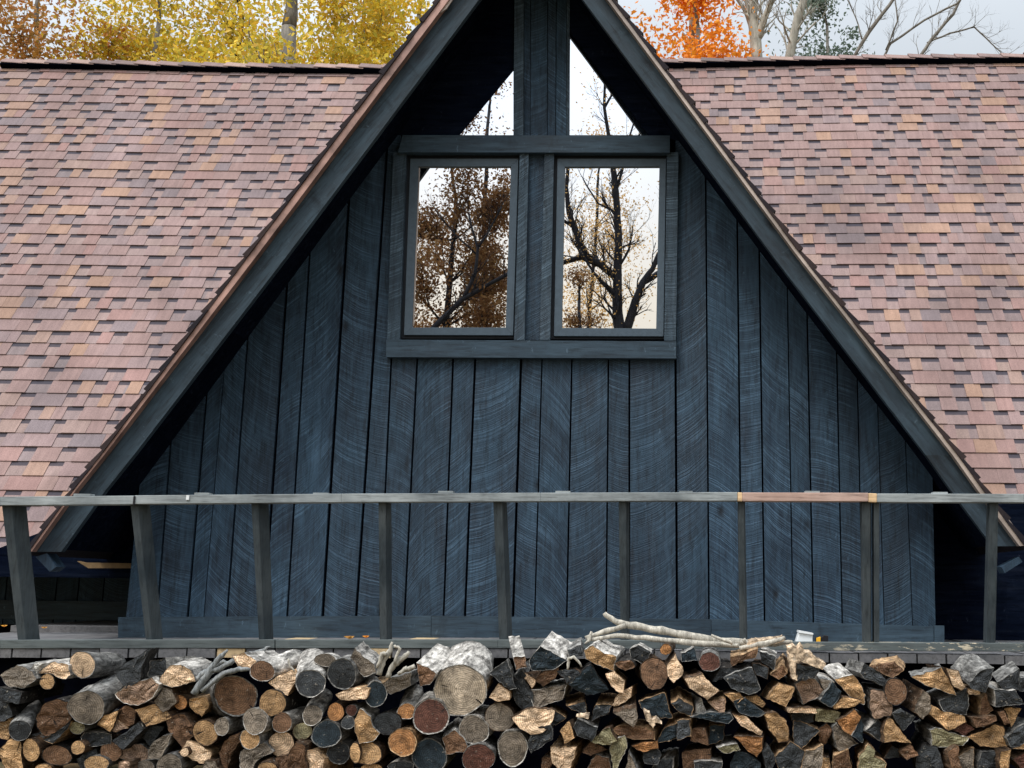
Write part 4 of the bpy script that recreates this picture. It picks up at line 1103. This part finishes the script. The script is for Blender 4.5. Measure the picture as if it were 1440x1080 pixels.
def tree(name, x, y, H, r,  mat, leafmat, nleaf, label, seed, lean=(0, 0), crown=(2.6, 2.6, 3.2), base=.35, lsize=.064, group='trees behind the cabin', fork=None, z0=None, depth=3, clump=.36, cat='tree', ncl=70, cz0=None):
    if group == 'autumn trees behind the cabin':
        cz0 = CAM.z + (y+8)*.475; H = cz0 + crown[2]*.45 - GROUND_Z
    rnd = random.Random(seed); r_ = np.random.default_rng(seed)
    z0 = GROUND_Z-.3 if z0 is None else z0
    t_ = empty(name, (x, y, z0), label, cat, group)
    mb = MB(); tips = []; P0 = Vector((x, y, z0)); top = P0 + Vector((lean[0], lean[1], H))
    pts = []; rr = []; K = 10
    for k in range(K+1):
        f = k/K; q = P0.lerp(top, f) + Vector((math.sin(f*5+seed)*.12, math.cos(f*4+seed)*.12, 0)); pts.append(q); rr.append(r*(1.25 if k == 0 else 1-.62*f))
    mb.tube(pts, rr, 10)
    for k in range(K):
        f = k/K
        if f < base: continue
        for _ in range(3):
            a = rnd.uniform(0, 6.28); d = Vector((math.cos(a), math.sin(a), rnd.uniform(.25, .9))).normalized()
            grow(mb, pts[k], d, rr[k]*.42, crown[0]*.5*rnd.uniform(.7, 1.1), depth-1, rnd, tips, n=5)
    grow(mb, pts[-1], (top-pts[-2]).normalized(), rr[-1], crown[0]*.5, depth, rnd, tips)
    mb.build('trunk', mat, t_, smooth=True)
    if nleaf:
        cz = z0 + H*(base+1)/2 + .6 if cz0 is None else cz0
        cen = []
        for k in range(ncl):
            v = r_.normal(size=3); v /= np.linalg.norm(v); v *= r_.uniform(.25, 1)**(1/2.2)
            cen.append((x+lean[0]*.6+v[0]*crown[0], y+lean[1]*.6+v[1]*crown[1], cz+v[2]*crown[2]))
        cen = np.array(cen + [tuple(p) for p in tips[::max(1, len(tips)//(2*ncl))]])
        idx = r_.integers(0, len(cen), nleaf)
        sg = clump*r_.uniform(.5, 1.2, (len(cen), 1))
        pts = cen[idx] + r_.normal(size=(nleaf, 3))*sg[idx]*np.array([1, 1, .6])
        leaves('crown', pts, lsize, leafmat, t_, seed)
    return t_
def gx(px, Y): return at(px, 60, Y).x
g = 'autumn trees behind the cabin'
tree('maple_tree', gx(40, 15), 15, 9.5, .16, M['bark_grey'], M['leaf_rust'], 13500, 'rust and orange leaved maple behind the roof at the far left', 3, crown=(2.3, 2.2, 2.9), lsize=.058, group=g, ncl=60, clump=.42)
tree('maple_tree', gx(215, 16), 16, 10.5, .13, M['bark_grey'], M['leaf_yellow'], 22500, 'slender yellow maple behind the left roof', 8, crown=(2.0, 2.2, 3.6), lsize=.060, group=g)
tree('maple_tree', gx(330, 19), 19, 12, .18, M['bark_dark'], M['leaf_yellow'], 25500, 'dark stemmed yellow maple left of the thick grey trunk', 21, crown=(2.5, 2.4, 4.0), lsize=.066, group=g)
tree('oak_tree', gx(416, 12.5), 12.5, 15, .37, M['bark_grey'], M['leaf_yellow'], 4500, 'thick grey oak trunk rising through yellow leaves left of the gable', 12, crown=(2.6, 1.6, 2.6), base=.62, lsize=.064, group=g)
tree('maple_tree', gx(500, 15.5), 15.5, 10.5, .12, M['bark_grey'], M['leaf_yellow'], 25500, 'full golden yellow maple touching the left side of the gable', 34, crown=(2.2, 2.0, 3.6), lsize=.060, group=g)
tree('maple_tree', gx(590, 21), 21, 13, .16, M['bark_grey'], M['leaf_yellow'], 22500, 'yellow maple farthest back, showing beside the gable peak', 55, crown=(2.4, 2.4, 4.2), lsize=.066, group=g)
tree('maple_tree', gx(975, 17), 17, 10.5, .12, M['bark_grey'], M['leaf_orange'], 16500, 'bright orange maple right of the gable peak', 41, crown=(1.35, 2.0, 3.3), lsize=.064, group=g, ncl=55, clump=.4)
def bare(name, trunks, Y, mat, label, seed, twigs=3, group='bare trees behind the right roof', cat='tree', leafmat=None, nleaf=0, mirror=False, bottom=True, tl=1.0, lsz=.06, bl=2.0):
    "tree whose limbs follow the photographed lines; limb radii in px"
    rnd = random.Random(seed); sgn = -1 if mirror else 1
    def q(x, y, dy=0):
        p = at(x, y, Y+dy); return Vector((p.x, sgn*p.y, p.z))
    x0, y0, r0 = trunks[0][0]; b = q(x0, y0)
    t_ = empty(name, (b.x, b.y, GROUND_Z-.3), label, cat, group)
    mb = MB(); tips = []; k_ = (Y+8)/1600
    if bottom:
        nb = 5; r1 = r0*k_
        mb.tube([Vector((b.x+ (0 if i == nb else .05*math.sin(i*2.)), b.y, GROUND_Z-.3+(b.z-GROUND_Z+.3)*i/nb)) for i in range(nb+1)], [r1*(1.35-.35*i/nb) for i in range(nb+1)], 9)
    for ti, st in enumerate(trunks):
        pts = []; dy0 = rnd.uniform(-.3, .3)
        for k in range(len(st)-1):
            for j in range(3):
                f = j/3; pts.append([st[k][i]*(1-f)+st[k+1][i]*f for i in range(3)])
        pts.append(list(st[-1])); n = len(pts)
        P = [q(x+rnd.uniform(-.5, .5), y+rnd.uniform(-.5, .5), 0 if ti == 0 else dy0*min(1, i/4)) for i, (x, y, _) in enumerate(pts)]
        mb.tube(P, [max(.006, p[2]*k_) for p in pts], 8); tips += P[2:]
        for i in range(1, n):
            for _ in range(twigs if rnd.random() < .7 else 0):
                d = (P[i]-P[i-1]).normalized() + Vector((rnd.uniform(-1, 1), rnd.uniform(-1, 1), rnd.uniform(-.4, 1)))*.95
                grow(mb, P[i], d.normalized(), max(.007, pts[i][2]*k_*.26), bl*.4*tl*rnd.uniform(.5, 1.1), 2, rnd, tips, .7, .1, 5, .7)
    mb.build('trunk', mat, t_, smooth=True)
    if nleaf:
        r_ = np.random.default_rng(seed); T = np.array([tuple(p) for p in tips]); idx = r_.integers(0, len(T), nleaf)
        leaves('crown', T[idx]+r_.normal(size=(nleaf, 3))*.16, lsz, leafmat, t_, seed)
    return t_
gb = 'bare trees behind the right roof'
bare('beech_tree', [[(974, 95, 5), (973, 40, 4.8), (975, -30, 4.5), (970, -160, 3.5), (980, -300, 2)]], 18, M['bark_pale'], 'straight thin pale trunk in front of the orange maple', 2, 1, gb)
bare('beech_tree', [[(1064, 95, 10), (1062, 50, 9), (1058, 20, 8), (1062, -40, 7), (1070, -160, 5), (1060, -300, 2)], [(1064, 60, 6), (1075, 25, 5), (1092, -15, 4.5), (1110, -90, 3), (1120, -200, 1.5)], [(1058, 40, 4), (1047, 15, 2.5), (1030, -10, 1.5)]], 17, M['bark_pale'], 'forked pale beech trunk right of the orange maple', 5, 2, gb)
bare('beech_tree', [[(1108, 95, 7.5), (1116, 50, 6.5), (1122, 25, 7), (1135, -15, 5.5), (1160, -90, 4.5), (1175, -200, 2.5)], [(1122, 30, 3), (1135, 20, 1.8), (1145, 12, 1.2)]], 18.5, M['bark_pale'], 'leaning pale beech with a knobbly bend, right of the forked trunk', 6, 2, gb)
bare('sapling_tree', [[(1192, 95, 2), (1222, 45, 3), (1250, 8, 2.5), (1290, -50, 2)], [(1212, 55, 1.2), (1204, 25, .9), (1190, -5, .8)]], 19, M['bark_grey'], 'thin bare sapling slanting right above the right roof', 7, 2, gb, tl=.6)
bare('sapling_tree', [[(1235, 95, 1.6), (1252, 62, 1.8), (1300, 28, 1.6), (1345, 5, 1.5), (1390, -40, 1)], [(1246, 70, 1.4), (1262, 30, 1.2), (1258, -10, 1)]], 20, M['bark_grey'], 'bare sapling with twisting twigs between the two slanting saplings', 17, 2, gb, tl=.6)
bare('sapling_tree', [[(1284, 95, 2.6), (1310, 55, 2.4), (1340, 20, 2.2), (1365, -30, 2)], [(1304, 60, 1.4), (1335, 47, 1.3), (1370, 38, 1.2), (1395, 62, .9), (1412, 78, .7)]], 21, M['bark_grey'], 'rightmost bare sapling behind the right roof', 27, 2, gb, tl=.6)
tree('juniper_tree', gx(1158, 20), 20, 12.0, .10, M['bark_grey'], M['leaf_green'], 13000, 'thin grey-green tree between the beech and the bare saplings', 66, crown=(.85, 1.0, 3.6), lsize=.055, group=g, ncl=50, clump=.3)

# trees that stand behind the photographer and show in the window panes
gr = 'trees mirrored in the window panes'
def vr(px, py, D):
    p = at(px, py, D); return Vector((p.x, -p.y, p.z))
bare('bare_tree', [[(873, 475, 9), (868, 440, 7.5), (869, 390, 7), (869, 330, 6), (866, 270, 5), (858, 225, 3.5), (850, 150, 2.5), (850, 80, 1.5)],
     [(877, 470, 6.5), (892, 425, 5.5), (905, 398, 4.5), (918, 378, 3.5), (930, 350, 2.5), (945, 300, 2)], [(905, 398, 4.5), (925, 385, 4), (945, 372, 3)],
     [(868, 395, 5), (845, 372, 6), (822, 360, 7.5), (812, 330, 5), (800, 300, 4), (796, 260, 3), (800, 215, 2.5)], [(822, 360, 5), (800, 366, 4), (785, 372, 3), (765, 375, 2)],
     [(869, 420, 4), (848, 400, 3), (835, 385, 2), (815, 350, 2)], [(866, 270, 2.2), (874, 240, 2), (880, 205, 1.5), (900, 150, 1.3)], [(870, 380, 2.2), (885, 350, 2), (890, 325, 1.3)],
     [(869, 300, 2), (840, 285, 1.5), (820, 250, 1)], [(808, 320, 3), (790, 308, 2), (770, 290, 1.5)], [(850, 150, 2), (870, 120, 1.5), (895, 100, 1)], [(880, 205, 1.5), (910, 180, 1.2)]],
     18, M['bark_dark'], 'black bare tree with a forked trunk mirrored in the right window', 3, 2, gr, mirror=True, leafmat=M['leaf_glow'], nleaf=2600, tl=.75, lsz=.033)
def mtree(name, px, py, D, crown, n, leafmat, label, seed, lsize, H, clump, ncl, base=.3):
    p = vr(px, py, D); rnd = random.Random(seed)
    return tree(name, p.x, p.y, p.z-GROUND_Z+crown[2]*.7, .13, M['bark_dark'], leafmat, n, label, seed, crown=crown, lsize=lsize, group=gr, base=base, clump=clump, ncl=ncl)
mtree('oak_tree', 632, 352, 17, (2.3, 1.8, 2.15), 34000, M['leaf_brown'], 'brown leaved tree filling the left window reflection', 9, .043, 0, .21, 95, .45)
mtree('shrub_oak', 812, 440, 24, (.95, .9, .95), 8000, M['leaf_brown'], 'low brown bush mirrored at the lower left of the right window', 10, .045, 0, .28, 24, .35)
mtree('thin_tree', 690, 205, 26, (1.0, 1.0, 2.2), 1500, M['leaf_brown'], 'thin dark leaved treetop mirrored in the left gable pane', 13, .05, 0, .3, 40, .6)
mtree('golden_tree', 835, 330, 34, (2.0, 1.2, 3.2), 6000, M['leaf_glow'], 'pale golden tree mirrored far off in the right window', 15, .05, 0, .5, 50, .5)

bare('leaning_tree', [[(596, 475, 4.6), (622, 448, 4.2), (650, 420, 3.6), (680, 402, 2.6), (720, 380, 3), (770, 350, 2)], [(650, 420, 3), (668, 385, 2.5), (672, 350, 2), (660, 300, 1.5)], [(672, 350, 1.6), (690, 320, 1.4), (705, 290, 1)], [(672, 360, 1.5), (640, 330, 1.3), (615, 300, 1)]],
     15.5, M['bark_dark'], 'dark leaning trunk crossing the bottom of the left window reflection', 31, 2, gr, mirror=True, tl=.5)
# ================================================================ light, sky, camera
SUN_EL, SUN_AZ = math.radians(58), math.radians(222)     # azimuth of the sun measured from +Y clockwise: behind and to the left of the viewer
sd = Vector((math.sin(SUN_AZ)*math.cos(SUN_EL), math.cos(SUN_AZ)*math.cos(SUN_EL), math.sin(SUN_EL)))
wd = bpy.data.worlds.new('World'); bpy.context.scene.world = wd; wd.use_nodes = True
nt = wd.node_tree; nt.nodes.clear(); N_ = nt.nodes.new; LK = nt.links.new
sky = N_('ShaderNodeTexSky'); sky.sky_type = 'NISHITA'; sky.sun_disc = False; sky.sun_elevation = SUN_EL; sky.sun_rotation = SUN_AZ; sky.dust_density = 3
b1 = N_('ShaderNodeBackground'); b1.inputs[1].default_value = .06; LK(sky.outputs[0], b1.inputs[0])
tc = N_('ShaderNodeTexCoord'); sxz = N_('ShaderNodeSeparateXYZ'); LK(tc.outputs['Generated'], sxz.inputs[0])
el = N_('ShaderNodeMapRange'); el.inputs[1].default_value = 0; el.inputs[2].default_value = 1; el.inputs[3].default_value = CLOUD_LO; el.inputs[4].default_value = CLOUD_HI; LK(sxz.outputs[2], el.inputs[0])
dt = N_('ShaderNodeVectorMath'); dt.operation = 'DOT_PRODUCT'; LK(tc.outputs['Generated'], dt.inputs[0]); dt.inputs[1].default_value = tuple(sd)
gl = N_('ShaderNodeMapRange'); gl.inputs[1].default_value = -.2; gl.inputs[2].default_value = 1; gl.inputs[3].default_value = 1; gl.inputs[4].default_value = GLOW; gl.interpolation_type = 'SMOOTHSTEP'; LK(dt.outputs['Value'], gl.inputs[0])
nz = N_('ShaderNodeTexNoise'); nz.inputs['Scale'].default_value = 2.2; nz.inputs['Detail'].default_value = 5; LK(tc.outputs['Generated'], nz.inputs['Vector'])
nr = N_('ShaderNodeMapRange'); nr.inputs[1].default_value = .3; nr.inputs[2].default_value = .7; nr.inputs[3].default_value = .88; nr.inputs[4].default_value = 1.1; LK(nz.outputs[0], nr.inputs[0])
m1 = N_('ShaderNodeMath'); m1.operation = 'MULTIPLY'; LK(el.outputs[0], m1.inputs[0]); LK(gl.outputs[0], m1.inputs[1])
m2 = N_('ShaderNodeMath'); m2.operation = 'MULTIPLY'; LK(m1.outputs[0], m2.inputs[0]); LK(nr.outputs[0], m2.inputs[1])
b2 = N_('ShaderNodeBackground'); wr = N_('ShaderNodeValToRGB'); LK(sxz.outputs[2], wr.inputs[0]); wr.color_ramp.elements[0].position = .24; wr.color_ramp.elements[0].color = (1, .91, .74, 1); wr.color_ramp.elements[1].position = .40; wr.color_ramp.elements[1].color = (.86, .93, 1, 1); LK(wr.outputs[0], b2.inputs[0]); LK(m2.outputs[0], b2.inputs[1])
mx = N_('ShaderNodeMixShader'); mx.inputs[0].default_value = .85; LK(b1.outputs[0], mx.inputs[1]); LK(b2.outputs[0], mx.inputs[2])
wo = N_('ShaderNodeOutputWorld'); LK(mx.outputs[0], wo.inputs[0])
sl = bpy.data.lights.new('sun', 'SUN'); sl.energy = SUN; sl.angle = math.radians(24); sl.color = (1, .95, .88)
so = bpy.data.objects.new('sun', sl); C.objects.link(so); so.rotation_euler = (-sd).to_track_quat('-Z', 'Y').to_euler(); so.location = (0, -20, 20)
cd = bpy.data.cameras.new('camera'); co = bpy.data.objects.new('camera', cd); C.objects.link(co)
cd.sensor_fit = 'HORIZONTAL'; cd.sensor_width = 36; cd.lens = FX/1440*36; cd.shift_x = (720-PX)/1440; cd.shift_y = 0
cd.clip_end = 900; cd.clip_start = .05
co.matrix_world = Matrix.Translation(CAM) @ RM.to_4x4()
sc = bpy.context.scene; sc.camera = co
sc.view_settings.view_transform = 'Standard'; sc.view_settings.look = 'None'; sc.view_settings.gamma = 1; sc.view_settings.exposure = EXPO
sc.render.engine = 'CYCLES'; sc.cycles.max_bounces = 6; sc.cycles.use_denoising = True
